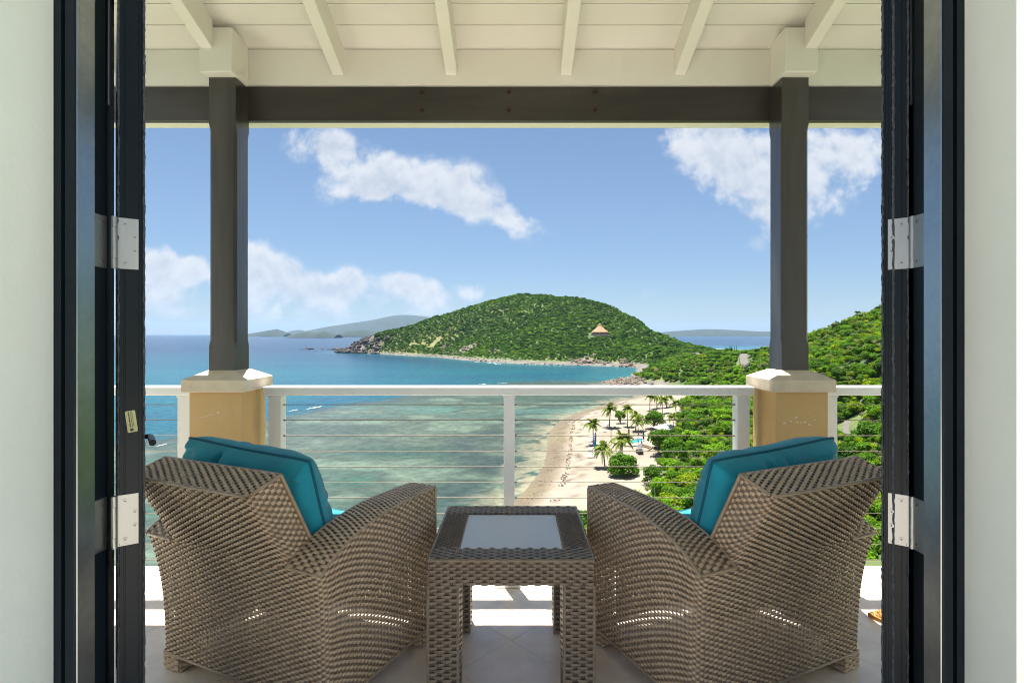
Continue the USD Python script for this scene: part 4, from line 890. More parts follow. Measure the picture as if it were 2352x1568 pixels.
hid = (spx > 2022) | ((spx > 1722) & (spx < 1905) & (spy > 868)) | ((spx > 1773) & (spx < 1846) & (spy < 868)) | ((spx > 1560) & (spx < 1950) & (spy > 1150 - (spx - 1560) * .25)) | (spy > 1225) | (spx < 1340)
show = scl / cy * np.where(hid, .001, 1)
order = np.argsort(-show)
protos = {}
first300 = order[:296]
for i in first300:
    k = int(kind_i[i]); nm = "hillside_tree" if k >= 5 else "hillside_shrub"; loc = (cx[i], cy[i], cz[i] + SEA)
    zone = "on the high slope under the skyline of the right hill" if cz[i] > 16 else ("along the edge of the beach sand" if cx[i] < veg_x(cy[i]) + 9 else ("on the rising middle slope right of the beach" if cz[i] > 6 else "in the low scrub right of the beach"))
    side = " right of the right pillar" if spx[i] > 1905 else (" left of the right pillar" if spx[i] < 1722 else " beside the right column")
    zone += side + (" above the rail" if spy[i] < 880 else " behind the cables")
    lab = kinds[k][3].split(" among")[0].replace(" leafy", "").replace(" rounded", "").replace(" half bare", "").replace(" dense", "") + " " + zone.replace("along the edge of the beach sand", "edging the sand").replace("on the high slope under the skyline of the right hill", "high under the skyline").replace("on the rising middle slope right of the beach", "at mid slope").replace("in the low scrub right of the beach", "in the low scrub"); grp = kinds[k][3].split(" among")[0] + " plants " + zone
    if k not in protos:
        t = thing(nm, loc, rot[i], scl[i], label=lab, cat="tree" if k >= 5 else "shrub", group=grp)
        obj("crown", mesh_of[k][0], LM[kinds[k][0]], t); obj("trunk" if k >= 5 else "stem", mesh_of[k][1], M["bark"], t); protos[k] = t
    else: dup(protos[k], loc, rot[i], scl[i], label=lab, group=grp)
def instancer(name, models, pos, rots, scales, which, label=None):
    pi = UsdGeom.PointInstancer.Define(stage, f"/World/{name}"); kd(pi.GetPrim(), kind="stuff", label=label); paths = []
    for k, parts in enumerate(models):
        x = UsdGeom.Xform.Define(stage, f"/World/{name}/growth_{k:03d}" if k else f"/World/{name}/growth"); paths.append(x.GetPath())
        for nm, m, mt in parts: obj(nm, m, mt, x.GetPrim())
    pi.CreatePrototypesRel().SetTargets(paths); pi.CreateProtoIndicesAttr(Vt.IntArray.FromNumpy(np.asarray(which, np.int32)))
    pi.CreatePositionsAttr(Vt.Vec3fArray.FromNumpy(np.asarray(pos, np.float32)))
    q = np.zeros((len(pos), 4)); q[:, 0] = np.cos(rots / 2); q[:, 3] = np.sin(rots / 2)
    pi.CreateOrientationsAttr(Vt.QuathArray([Gf.Quath(float(a[0]), 0, 0, float(a[3])) for a in q]))
    pi.CreateScalesAttr(Vt.Vec3fArray.FromNumpy(np.repeat(np.asarray(scales, np.float32)[:, None], 3, 1)))
    return pi
rest = order[296:]
instancer("hillside_scrub", [[("crown", mesh_of[k][0], LM[kinds[k][0]]), ("stem", mesh_of[k][1], M["bark"])] for k in range(7)],
          np.stack([cx, cy, cz + SEA], 1)[rest], rot[rest], scl[rest], kind_i[rest])
# rosettes between the shrubs
ag = [agave(1), agave(2)]
pa = places(15, 150, 60, 260, 3.6, rngv); az_ = H(pa[:, 0], pa[:, 1]); ua = pa[:, 0] / pa[:, 1]
ka = (az_ > 1.6) & (ua > 0) & (ua < .8) & (pa[:, 0] > veg_x(pa[:, 1]) + 2) & (roadtree.query(pa)[0] > 3.5)
pa, az_ = pa[ka], az_[ka]
instancer("agave_scrub", [[("leaf", g, LM[m_])] for g, m_ in ((ag[0], "grey"), (ag[1], "yellow"))], np.stack([pa[:, 0], pa[:, 1], az_ + SEA + rngv.uniform(.6, 2.4, len(pa))], 1), rngv.uniform(0, 6, len(pa)), rngv.uniform(.9, 1.7, len(pa)), rngv.integers(0, 2, len(pa)))
# the wooded island hill
far_kinds = [("mid", 31, dict(n=240, leaf=.19, lob=7)), ("dark", 32, dict(n=250, leaf=.19, lob=8, hgt=1.1)), ("bright", 33, dict(n=230, leaf=.19, lob=7)), ("mid", 34, dict(n=250, leaf=.18, lob=9, hgt=1.3)), ("yellow", 35, dict(n=200, leaf=.18, lob=6, hgt=.75))]
fm_ = [make_shrub_parts(s, **k)[0] for _, s, k in far_kinds]
hp = places(-300, 330, 436, 1010, 3.3, rngv); hz = H(hp[:, 0], hp[:, 1]); hx_, hy_ = hp[:, 0], hp[:, 1]
hn = meshkit.fbm(np.stack([hx_ / 14, hy_ / 14, 0 * hx_], 1), 4, 31)
hd_ = np.exp(-(((hx_ + 262) / 42) ** 2 + ((hy_ - 862) / 45) ** 2)); ho = np.zeros(len(hx_))
for ox, oy, r_, a in ((-215, 838, 16, 1), (-100, 752, 10, .9), (-62, 700, 16, 1), (-25, 640, 10, .8), (70, 536, 14, 1), (106, 500, 10, .9)): ho = np.maximum(ho, a * np.exp(-(((hx_ - ox) / r_) ** 2 + ((hy_ - oy) / (r_ * 1.3)) ** 2)))
hdry = np.exp(-(((hx_ + 135) / 45) ** 2 + ((hy_ - 790) / 30) ** 2))
kh = (hz > 2.8 + (hn - .5) * 2) & (hd_ * 1.6 + (hn - .5) * .8 < .75) & (ho + (hn - .5) * .6 < .62) & (hdry + (hn - .5) * 1.4 < .75) & (roadtree.query(hp)[0] > 4.0) & ~((np.abs(hx_ - 98) < 13) & (np.abs(hy_ - 636) < 12) & (hy_ > 622))
hp, hz, hn = hp[kh], hz[kh], hn[kh]
tn = meshkit.fbm(np.stack([hp[:, 0] / 40, hp[:, 1] / 40, 0 * hz], 1), 3, 71)
wh = np.array([rngv.choice(5, p=(lambda w: w / w.sum())(np.array([.38, .32 + max(.5 - t, 0) * 1.5, .08 + max(t - .5, 0) * 1.2, .20, .02 + max(t - .55, 0) * .6]))) for t in tn])
sh = np.exp(rngv.normal(.80, .24, len(hp))); sh *= np.clip(.55 + (hz - 2) / 12, .55, 1)
instancer("island_woodland", [[("crown", g, LM[m_[0]])] for g, m_ in zip(fm_, far_kinds)], np.stack([hp[:, 0], hp[:, 1], hz + SEA - .5], 1), rngv.uniform(0, 6.28, len(hp)), sh, wh)
print("scrub", len(cx), "island", len(hp), "agave", len(pa))
# ------------------------------------------------------------------ things on the beach
def on(px, py, lift=0.0):
    """ground point of the beach seen at (px, py)"""
    z = 1.5
    for _ in range(6):
        d = 1240 * (30 - z) / (py - 767); x = (px - 1184) / 1240 * d; z = float(H(x, d))
    return x, d, z + SEA + lift
def palm_parts(seed, h, fr, n=26):
    rng = np.random.default_rng(seed); lean = rng.uniform(-.5, .5, 2)
    t = np.linspace(0, 1, 9); tr = np.stack([lean[0] * t ** 2, lean[1] * t ** 2, -.3 + (h + .3) * t], 1)
    rad = .17 - .07 * t + .09 * np.exp(-t * 9)
    trunk = tube(tr, rad, 9); fronds = []
    top = tr[-1]
    for k in range(n):
        a = k * 2.39996 + rng.uniform(-.2, .2); e = math.radians(rng.uniform(5, 78) - (k / n) * 32 + 5); L = fr * rng.uniform(.82, 1.12)
        s = np.linspace(0, 1, 9); drop = (.34 + .40 * math.cos(e)) * rng.uniform(.7, 1.25)
        hd = np.array([math.cos(a), math.sin(a), 0]); P = top + hd * (L * math.cos(e) * s * (1 - .12 * s * s))[:, None] + np.array([0, 0, 1]) * (L * (math.sin(e) * s - drop * s ** 2.2))[:, None]
        sd = np.array([-math.sin(a), math.cos(a), 0]); vs, fs = [], []
        tg = np.gradient(P, axis=0); tg /= np.linalg.norm(tg, axis=1, keepdims=True)
        m = 22; q = np.linspace(.10, 1, m)
        for sg in (-1, 1):
            for w in q:
                p = np.array([np.interp(w, s, P[:, j]) for j in range(3)]); tt = np.array([np.interp(w, s, tg[:, j]) for j in range(3)])
                ll = fr * .24 * math.sin(math.pi * min(1, .16 + .80 * w)) * rng.uniform(.8, 1.15) + .08
                dirn = sd * sg * .80 + tt * .55 - np.array([0, 0, 1]) * rng.uniform(.25, .60); dirn /= np.linalg.norm(dirn); o = len(vs)
                wd = tt * .095
                vs += [p - wd, p + wd, p + dirn * ll * .6 + wd * .7, p + dirn * ll * .6 - wd * .7, p + dirn * ll]; fs += [(o, o + 1, o + 2), (o, o + 2, o + 3), (o + 3, o + 2, o + 4)]
        rib = tube(P, np.linspace(.035, .008, 9), 4, cap=False)
        fronds.append(cat((np.array(vs), np.array(fs)), rib))
    nuts = [trimesh.creation.icosphere(1, .11).apply_translation(top + [.2 * math.cos(b), .2 * math.sin(b), -.18]) for b in (0, 2, 4)]
    return trunk, fronds, cat(*nuts)
palm_proto = {}
def palm(var, px, py, h, label, rz, fr=3.3):
    x, y, z = on(px, py); h0 = {0: 6.0, 1: 4.6, 2: 5.2}[var]; s = h / h0
    g = "coconut palms on the beach"
    if var not in palm_proto:
        t = thing("palm_tree", (x, y, z), rz, s, label=label, cat="palm tree", group=g)
        tr, fd, nt = palm_parts(90 + var, h0, fr)
        obj("trunk", tr, M["palm_bark"], t)
        for f in fd: obj("frond", f, LM["palm"], t)
        obj("coconut_bunch", nt, M["palm_bark"], t, smooth=True)
        palm_proto[var] = t
    else: dup(palm_proto[var], (x, y, z), rz, s, label=label, group=g)
palm(0, 1363, 1023, 5.6, "tallest palm leaning over the row of white sun loungers on the beach", .3)
palm(1, 1389, 1073, 4.3, "low palm with drooping fronds left of the big round seagrape bush", 1.2)
palm(2, 1428, 1068, 5.6, "palm standing directly behind the big round seagrape bush", 2.2)
palm(2, 1399.5, 982, 5.7, "leftmost palm of the far group with loungers at its foot", .9)
palm(0, 1441, 979, 5.3, "slim palm at the right side of the small sea almond tree", 2.6)
palm(1, 1460, 990, 4.6, "palm casting a round shadow on the open sand above the pool", 3.6)
palm(2, 1466.5, 999, 3.9, "shorter thin palm just in front of the shadowed palm above the pool", 4.4)
palm(0, 1492.5, 943, 5.2, "leftmost palm of the grove at the far end of the beach", 5.0)
palm(1, 1509, 938, 5.0, "palm in the middle of the grove at the far end of the beach", .2)
palm(2, 1521, 950, 4.6, "palm right behind the round topped tree on the beach", 1.9)
palm(1, 1531, 935, 4.6, "rearmost palm of the grove at the far end of the beach", 2.9)
palm(2, 1547, 986, 3.6, "palm with pale fronds at the scrub edge right of the round tree", 4.9)
palm(0, 1553, 962, 4.8, "palm half hidden in the scrub edge behind the white canopy", .6)

def tree_at(name, px, py, w, h, seed, mt, label, catg, trunk_h, n=1600, leaf=.115, lob=12, low=0):
    x, y, z = on(px, py); crown, stem = make_shrub_parts(seed, w / 2, h - trunk_h, n, leaf * w / 2, lob, low=low)
    crown = (crown[0] + [0, 0, trunk_h], crown[1]); rng = np.random.default_rng(seed)
    tks = [limb(rng, (rng.normal(0, .15), rng.normal(0, .15), -.3), (rng.normal(0, w * .10), rng.normal(0, w * .10), trunk_h + (h - trunk_h) * .35), .05 * w ** .8, .025 * w ** .8) for _ in range(3)]
    t = thing(name, (x, y, z), 0, label=label, cat=catg)
    obj("crown", crown, LM[mt], t); obj("trunk", cat(*tks, (stem[0] + [0, 0, trunk_h], stem[1])), M["bark"], t)
tree_at("seagrape_bush", 1432, 1091, 6.9, 4.9, 201, "bright", "big round seagrape bush alone on the open sand", "bush", .0, n=3600, leaf=.075, lob=18, low=9)
tree_at("almond_tree", 1425, 972, 4.4, 4.4, 202, "bright", "small sea almond tree between two palms on the sand", "tree", .7)
tree_at("round_tree", 1501, 984, 7.2, 5.6, 203, "bright", "bright green tree with a rounded dome crown and several trunks", "tree", .8, n=3400, leaf=.07, lob=16, low=6)
tree_at("shade_tree", 1519, 1044, 7.5, 5.9, 204, "mid", "broad dark shade tree with bare trunk at the edge of the parking sand", "tree", 1.6, n=2600, leaf=.075, lob=16)
tree_at("shade_tree", 1545, 1058, 7.0, 5.0, 205, "bright", "bright green leaning tree in front of the dark shade tree", "tree", .6, n=2400, leaf=.08, lob=15)
tree_at("shade_tree", 1500, 1112, 4.6, 4.0, 206, "mid", "rounded tree at the sand corner below the parking area", "tree", .0, n=2200, leaf=.085, low=6)
tree_at("shade_tree", 1516, 1150, 4.4, 4.4, 207, "bright", "bushy tree beside the grey lamp pole nearest the balcony", "tree", .0, n=2200, leaf=.085, low=6)
x, y, z = pt(1969, 712, 176); z0 = float(H(x, y))
sg = thing("ridge_tree", (x, y, z0 + SEA), 0, label="lone small flat topped tree on the skyline of the right hill", cat="tree")
cr_, st_ = make_shrub_parts(210, .9, .7, 420, .13, 6); obj("crown", (cr_[0] + [0, 0, 4.3], cr_[1]), LM["dark"], sg); obj("trunk", limb(np.random.default_rng(2), (0, 0, -.3), (.1, 0, 4.7), .07, .04), M["bark"], sg)

# seaweed cast up on the sand
M["wrack"] = mat("dry_seaweed", (.030, .020, .012), (.075, .050, .030), scale=2, rough=.95)
wr = np.random.default_rng(12); wv, wf = [], []
def wrack(path, n, spread, smin, smax):
    P_ = np.array([on(*q)[:2] for q in path]); a = np.concatenate([[0], np.cumsum(np.hypot(*np.diff(P_, axis=0).T))])
    for _ in range(n):
        s_ = wr.random() * a[-1]
        if meshkit.noise(np.array([s_ / 2.2, 3.0 + spread, 0.])) < .42: continue
        x = np.interp(s_, a, P_[:, 0]) + wr.normal(0, spread); y = np.interp(s_, a, P_[:, 1]) + wr.normal(0, spread); z = float(H(x, y)) + SEA
        if H(x, y) < .1: continue
        r_ = wr.uniform(smin, smax); k = 7; an = np.sort(wr.uniform(0, 6.283, k)); rr_ = r_ * wr.uniform(.5, 1.2, k); o = len(wv)
        wv.append((x, y, z + .09)); wv.extend([(x + q * math.cos(b) * .6, y + q * math.sin(b) * 1.3, z + .015) for q, b in zip(rr_, an)]); wf.extend([(o, o + 1 + j, o + 1 + (j + 1) % k) for j in range(k)])
wrack([(1440, 922), (1385, 938), (1345, 953), (1318, 968), (1313, 1000), (1309, 1040), (1303, 1072), (1296, 1100), (1285, 1128), (1268, 1155)], 620, .35, .15, .55)
wrack([(1420, 924), (1360, 944), (1305, 968), (1285, 1000), (1280, 1040), (1266, 1075), (1245, 1105), (1222, 1135), (1205, 1150)], 900, 1.1, .08, .30)
obj("seaweed_wrack", (np.array(wv), np.array(wf)), M["wrack"], kind="stuff")

# pool terrace
M["pool_stone"] = mat("pool_terrace_stone", (.27, .225, .175), (.34, .29, .23), scale=1.5, rough=.8)
M["pool_water"] = usdkit.material(stage, "/World/Looks/pool_water", {"g": ("geometry", {}), "n": ("noise_texture", {"scale": 2.5, "detail": 3.0}), "b": ("bump", {"strength": .25, "distance": .05}), "p": ("principled_bsdf", {"base_color": (.02, .30, .42), "roughness": .08, "ior": 1.33})}, [("g.position", "n.vector"), ("n.fac", "b.height"), ("b.normal", "p.normal")], surface="p.BSDF")
PZ = 2.15 + SEA
def flat(px, py, z): d = 1240 * (EYE - z) / (py - 767); return ((px - 1184) / 1240 * d, d)
deck_px = [(1401.6, 1010), (1406, 1007), (1420, 1004), (1440, 1002.2), (1458, 1001.2), (1475, 1001.5), (1492, 1003), (1503, 1006), (1501, 1011), (1489, 1014.5), (1477, 1017), (1470, 1020), (1461, 1022.5), (1449, 1023.5), (1438, 1022.5), (1424, 1019), (1410, 1015.5)]
pool_px = [(1437, 1013.3), (1455, 1009.2), (1469, 1006.6), (1479, 1008), (1487.5, 1009.9), (1472, 1013.6), (1460, 1017.2), (1451, 1016.4)]
deck = Polygon([flat(a, b, PZ) for a, b in deck_px]).buffer(.4).buffer(-.4); pool = Polygon([flat(a, b, PZ) for a, b in pool_px])
pt_ = thing("pool_terrace", label="curved pale stone terrace around the swimming pool on the sand", cat="terrace")
obj("paving", prism(deck.difference(pool), PZ - 1.3, PZ), M["pool_stone"], pt_)
obj("coping", prism(pool.buffer(.28).difference(pool), PZ + .004, PZ + .05), M["pool_stone"], pt_)
obj("pool_water", prism(pool, PZ - 1.0, PZ - .12), M["pool_water"], kind="structure", smooth=False)

# small objects: materials
def pm(n, c, r=.5, **k): return mat(n, c, rough=r, **k)
M["lounger"] = pm("white_plastic", (.50, .50, .49)); M["navy"] = pm("navy_canvas", (.012, .018, .05), .8); M["blue"] = pm("blue_canvas", (.015, .14, .33), .8)
M["post_wood"] = pm("weathered_post", (.20, .14, .09), .85); M["grey_metal"] = pm("grey_metal", (.30, .31, .32), .5); M["canvas"] = mat("white_canvas", (.46, .455, .45), (.40, .395, .39), scale=.8, rough=.8)
M["skin"] = pm("skin", (.32, .18, .12), .6); M["hair"] = pm("hair", (.02, .014, .01), .6); M["shirt_white"] = pm("white_cloth", (.62, .62, .64), .9); M["shirt_blue"] = pm("blue_cloth", (.10, .28, .46), .9); M["shorts"] = pm("dark_cloth", (.04, .06, .10), .9)
M["cart"] = pm("cart_body", (.05, .035, .03), .4); M["cart_roof"] = pm("cart_roof", (.10, .10, .13), .4); M["rubber"] = pm("rubber", (.015, .015, .015), .8); M["seat"] = pm("cart_seat", (.60, .60, .62), .6)

def lounger(loc, rz, label, first=[None]):
    if first[0] is not None: return dup(first[0], loc, rz, label=label)
    t = first[0] = thing("sun_lounger", loc, rz, label=label, cat="sun lounger", group="white sun loungers on the sand")
    obj("frame", cat(box(-.95, .95, -.33, -.29, .26, .32), box(-.95, .95, .29, .33, .26, .32), box(-.95, -.90, -.30, .30, .26, .32), box(.90, .95, -.30, .30, .26, .32)), M["lounger"], t)
    obj("seat", box(-.93, .30, -.29, .29, .30, .345, .01), M["lounger"], t)
    b = box(0, .78, -.29, .29, 0, .045, .01); a = math.radians(38); Rb = np.array([[math.cos(a), 0, -math.sin(a), .30], [0, 1, 0, 0], [math.sin(a), 0, math.cos(a), .31], [0, 0, 0, 1]])
    obj("backrest", xf(b, Rb), M["lounger"], t)
    for sx in (-.82, .78):
        for sy in (-.29, .29): obj("leg", tube([(sx, sy, 0), (sx, sy, .27)], .03, 8), M["lounger"], t)
    return t
rl = random.Random(8); pys = [1004.5, 1008, 1012, 1016, 1020, 1024, 1030.5, 1034.5, 1039, 1043, 1047, 1051]
words = ["rearmost", "second", "third", "fourth", "fifth", "sixth", "seventh", "eighth", "ninth", "tenth", "eleventh", "nearest"]
for k, py in enumerate(pys):
    px = 1361 - k * .25; q = on(px, py)
    lounger(q, rl.uniform(-.06, .06) + .05, f"white sun lounger, {words[k]} from the back in the long beach row")
for k, (px, py) in enumerate([(1390, 980), (1393, 977), (1396, 973.5)]):
    lounger(on(px, py), .5, f"white sun lounger, {['nearest', 'middle', 'rearmost'][k]} of three under the far left palm")
tb_ = thing("beach_table", on(1389, 991.5), .2, label="low white table standing alone on the open sand", cat="table")
obj("top", box(-.55, .55, -.4, .4, .36, .42, .02), M["lounger"], tb_)
for sx in (-.45, .45):
    for sy in (-.3, .3): obj("leg", tube([(sx, sy, 0), (sx, sy, .36)], .03, 8), M["lounger"], tb_)

def furled(loc, h, r, mt, label, group, first={}):
    if mt in first: return dup(first[mt], loc, 0, label=label, group=group)
    t = first[mt] = thing("closed_umbrella", loc, 0, label=label, cat="umbrella", group=group)
    zs = np.linspace(.22 * h, .97 * h, 14); an = np.linspace(0, 2 * np.pi, 25); V = []
    for z in zs:
        k = (z - zs[0]) / (zs[-1] - zs[0]); rr = r * (.55 + .75 * k - 1.22 * k ** 3) + .02
        V.append(np.stack([rr * (1 + .18 * np.cos(8 * an)) * np.cos(an), rr * (1 + .18 * np.cos(8 * an)) * np.sin(an), np.full(25, z)], 1))
    obj("folded_canopy", grid(np.array(V)), M[mt], t, smooth=True)
    obj("pole", tube([(0, 0, -.1), (0, 0, h)], .028, 8), M["grey_metal"], t); obj("base", tube([(0, 0, 0), (0, 0, .07)], .28, 16), M["grey_metal"], t)
    obj("finial", trimesh.creation.icosphere(1, .05).apply_translation([0, 0, h + .02]), M["grey_metal"], t)
for k, (px, py) in enumerate([(1367.5, 1013), (1367.2, 1020), (1366.8, 1027.5), (1366.4, 1036)]):
    furled(on(px, py), 2.5, .27, "blue", f"closed blue beach umbrella, {['rearmost', 'second', 'third', 'nearest'][k]} of four along the lounger row", "closed blue umbrellas beside the lounger row")
for (px, py), lb in zip([(1478, 1012.6), (1495.6, 1008.5)], ["closed navy umbrella standing by the right end of the pool", "closed navy umbrella beside the shade tree at the far terrace corner"]):
    X, Y = flat(px, py, PZ); furled((X, Y, PZ), 2.5, .25, "navy", lb, "closed navy umbrellas on the terrace")

# posts and lamps
def lamp_post(loc, h, label):
    t = thing("lamp_post", loc, 0, label=label, cat="lamp post"); obj("pole", tube([(0, 0, -.2), (0, 0, h)], .075, 10), M["post_wood"], t)
    obj("lamp_head", cat(box(-.12, .32, -.12, .12, h, h + .14, .02)), M["rubber"], t)
lamp_post(on(1403.5, 1009.6), 2.5, "brown wooden lamp post with dark head left of the pool terrace")
t = thing("shower_post", on(1444.3, 999), 0, label="thick brown wooden post standing behind the pool terrace", cat="post"); obj("board", box(-.24, .24, -.12, .12, -.2, 1.75, .02), M["post_wood"], t); obj("shower_head", tube([(0, -.12, 1.6), (0, -.34, 1.62), (0, -.36, 1.55)], [.025, .025, .06], 8), M["grey_metal"], t)
X, Y = flat(1435.6, 1016.5, PZ); t = thing("thin_post", (X, Y, PZ), 0, label="thin dark pole rising at the left pool corner", cat="post"); obj("pole", tube([(0, 0, 0), (0, 0, 2.3)], .045, 8), M["post_wood"], t); obj("cap", trimesh.creation.icosphere(1, .07).apply_translation([0, 0, 2.33]), M["grey_metal"], t)
t = thing("lamp_pole", on(1503.5, 1163), 0, label="slender grey lamp pole nearest the balcony at the sand edge", cat="lamp post"); obj("pole", tube([(0, 0, -.3), (0, 0, 2.9)], .045, 8), M["grey_metal"], t); obj("lamp_head", tube([(0, 0, 2.9), (0, 0, 3.08)], [.09, .07], 10), M["grey_metal"], t)

# golf cart seen from behind
gc = thing("golf_cart", on(1468.8, 1041.5), .1, label="dark golf cart with roof parked on the sand below the pool", cat="golf cart")
obj("body", cat(box(-.6, .6, -1.15, -.35, .30, .82, .06), box(-.6, .6, -.35, .45, .30, .52, .04), box(-.55, .55, .45, 1.15, .30, .80, .1)), M["cart"], gc)
obj("roof", box(-.66, .66, -1.05, .85, 1.80, 1.88, .03), M["cart_roof"], gc)
for a in (-.56, .56):
    obj("roof_post", tube([(a, -.98, .8), (a, -.92, 1.81)], .025, 6), M["grey_metal"], gc); obj("roof_post", tube([(a, .62, .75), (a, .42, 1.81)], .025, 6), M["grey_metal"], gc)
for y0 in (-.55, -.98):
    obj("seat", cat(box(-.52, .52, y0, y0 + .42, .82, .93, .03)), M["seat"], gc)
obj("seat_back", box(-.52, .52, -.66, -.57, .95, 1.38, .03), M["seat"], gc)
obj("windscreen", box(-.52, .52, .50, .515, .80, 1.75), M["glass_sheet"], gc)
obj("steering_wheel", tube([(-.25 + .17 * math.cos(q), .28 + .08 * math.sin(q), 1.05 + .15 * math.sin(q)) for q in np.linspace(0, 6.2832, 20)], .015, 6), M["rubber"], gc)
for a in (-.52, .52):
    for b in (-.78, .80):
        w_ = thing  # wheels lie across
        wh_ = trimesh.creation.cylinder(.23, .18, sections=20); hb_ = trimesh.creation.cylinder(.11, .19, sections=12)
        Rw = np.array([[0, 0, 1, a], [0, 1, 0, b], [-1, 0, 0, .23], [0, 0, 0, 1.]])
        wp = obj("wheel", xf(wh_, Rw), M["rubber"], gc); obj("hub", xf(hb_, Rw), M["grey_metal"], wp)
for a in (-.42, .42): obj("tail_light", box(a - .07, a + .07, -1.165, -1.14, .62, .70, .008), pm("tail_light_red", (.35, .02, .02), .3) if a < 0 else "/World/Looks/tail_light_red", gc)

# timber steps and logs beside the cart
logs = [((1474, 1021), (1499, 1029)), ((1474, 1024.5), (1497, 1031.5)), ((1487, 1037), (1499, 1027.5))]
for k, (a, b) in enumerate(logs):
    p, q = np.array(on(*a)), np.array(on(*b)); p[2] += .18; q[2] += .18
    obj("timber_edging", tube([p, (p + q) / 2 + [0, 0, .02], q], .15, 8), M["post_wood"], label=["long timber beam running down from the pool terrace, upper of two", "long timber beam running down from the pool terrace, lower of two", "short timber beam lying across the ends of the two long beams"][k], cat="timber")

# white canopy
cv = thing("canopy", (42.6, 151.5, 1.7 + SEA), .25, label="white canvas canopy roof half hidden by the shade tree", cat="canopy")
n = 13; U_, V_ = np.meshgrid(np.linspace(-1, 1, n), np.linspace(-1, 1, n)); zz = 2.05 + 1.35 * (1 - np.maximum(np.abs(U_), np.abs(V_))) ** 1.25 + .0 * U_
obj("roof", grid(np.stack([U_ * 3.6, V_ * 2.6, zz], -1)), M["canvas"], cv, smooth=25); obj("valance", grid(np.array([[(a * 3.6, b * 2.6, z) for a, b in ((-1, -1), (1, -1), (1, 1), (-1, 1), (-1, -1))] for z in (2.06, 1.86)])), M["canvas"], cv)
for a in (-3.5, 3.5):
    for b in (-2.5, 2.5): obj("pole", tube([(a, b, 0), (a, b, 2.06)], .05, 8), M["grey_metal"], cv)

# people: one continuous body each, clothes as inflated shells over it
import manifold3d as m3
def hullbones(bones):
    out_ = None
    for (a, ra), (b, rb) in bones:
        sp = lambda c, r: m3.Manifold.sphere(r, 14).translate(list(map(float, c)))
        hl = (sp(a, ra) + sp(b, rb)).hull(); out_ = hl if out_ is None else out_ + hl
    return out_
def person(loc, rz, pose, label, top, legs):
    t = thing("person", loc, rz, label=label, cat="person")
    J = {"hip": (0, 0, .92), "chest": (0, .0, 1.30), "neck": (0, .0, 1.47), "head": (0, .03, 1.62)}
    J.update({"sl": (-.19, 0, 1.40), "sr": (.19, 0, 1.40), "el": (-.25, .02, 1.14), "er": (.25, .02, 1.14), "wl": (-.26, .10, .90), "wr": (.26, .10, .90),
              "hl": (-.10, 0, .90), "hr": (.10, 0, .90), "kl": (-.11, .02, .48), "kr": (.11, .02, .48), "al": (-.11, -.02, .08), "ar": (.11, -.02, .08), "tl": (-.12, .14, .04), "tr": (.12, .14, .04)}); J.update(pose)
    j = lambda k, r: (J[k], r)
    fing = []
    for w, e in (("wl", "el"), ("wr", "er")):
        W_, E_ = np.array(J[w]), np.array(J[e]); d = (W_ - E_) / np.linalg.norm(W_ - E_); s = np.cross(d, [0, 1, .2]); s /= np.linalg.norm(s)
        fing.append(((W_, .032), (W_ + d * .08, .036)))
        for q, ln in ((-.026, .062), (-.009, .078), (.009, .075), (.026, .058)): fing.append(((W_ + d * .10 + s * q, .010), (W_ + d * (.10 + ln) + s * q * 1.2 + np.array([0, .012, 0]), .008)))
        fing.append(((W_ + d * .03 + s * .03, .012), (W_ + d * .075 + s * .062, .009)))
    hd_ = np.array(J["head"]); face = [((hd_ + [0, .085, -.01], .016), (hd_ + [0, .108, -.035], .013)), ((hd_ + [-.085, 0, -.01], .02), (hd_ + [-.092, -.005, .02], .016)), ((hd_ + [.085, 0, -.01], .02), (hd_ + [.092, -.005, .02], .016))]
    bones = [(j("hip", .125), j("chest", .14)), (j("sl", .06), j("sr", .06)), (j("chest", .11), j("neck", .055)), (j("neck", .052), (hd_ - [0, .01, .05], .06)), ((hd_ - [0, -.02, .05], .068), (hd_ + [0, -.01, .035], .088)),
             (j("sl", .056), j("el", .043)), (j("el", .042), j("wl", .029)), (j("sr", .056), j("er", .043)), (j("er", .042), j("wr", .029)), (j("hl", .085), j("kl", .058)), (j("kl", .056), j("al", .038)), (j("hr", .085), j("kr", .058)), (j("kr", .056), j("ar", .038)),
             (j("al", .04), j("tl", .03)), (j("ar", .04), j("tr", .03))] + fing + face
    obj("body", hullbones(bones), M["skin"], t, smooth=60)
    obj("shirt", hullbones([(j("hip", .138), j("chest", .155)), (j("sl", .072), j("sr", .072)), (j("sl", .070), (tuple(np.array(J["sl"]) * .5 + np.array(J["el"]) * .5), .062)), (j("sr", .070), (tuple(np.array(J["sr"]) * .5 + np.array(J["er"]) * .5), .062))]), M[top], t, smooth=60)
    mid = lambda a, b, k: tuple(np.array(J[a]) * (1 - k) + np.array(J[b]) * k)
    obj("shorts", hullbones([(j("hl", .105), (mid("hl", "kl", .8), .08)), (j("hr", .105), (mid("hr", "kr", .8), .08)), (j("hl", .108), j("hr", .108))]), M[legs], t, smooth=60)
    obj("hair", hullbones([((hd_ + [0, -.025, .04], .092), (hd_ + [0, -.035, -.01], .088)), ((hd_ + [0, .03, .075], .06), (hd_ + [0, -.02, .06], .08))]), M["hair"], t, smooth=60)
    for s in (-1, 1):
        obj("eye", trimesh.creation.icosphere(1, .011).apply_translation(hd_ + [s * .032, .083, 0]), M["hair"], t)
    obj("mouth", box(hd_[0] - .022, hd_[0] + .022, hd_[1] + .078, hd_[1] + .086, hd_[2] - .062, hd_[2] - .056), pm("lips", (.30, .10, .09)) if not stage.GetPrimAtPath("/World/Looks/lips") else "/World/Looks/lips", t)
X, Y = flat(1466, 1018.6, PZ)
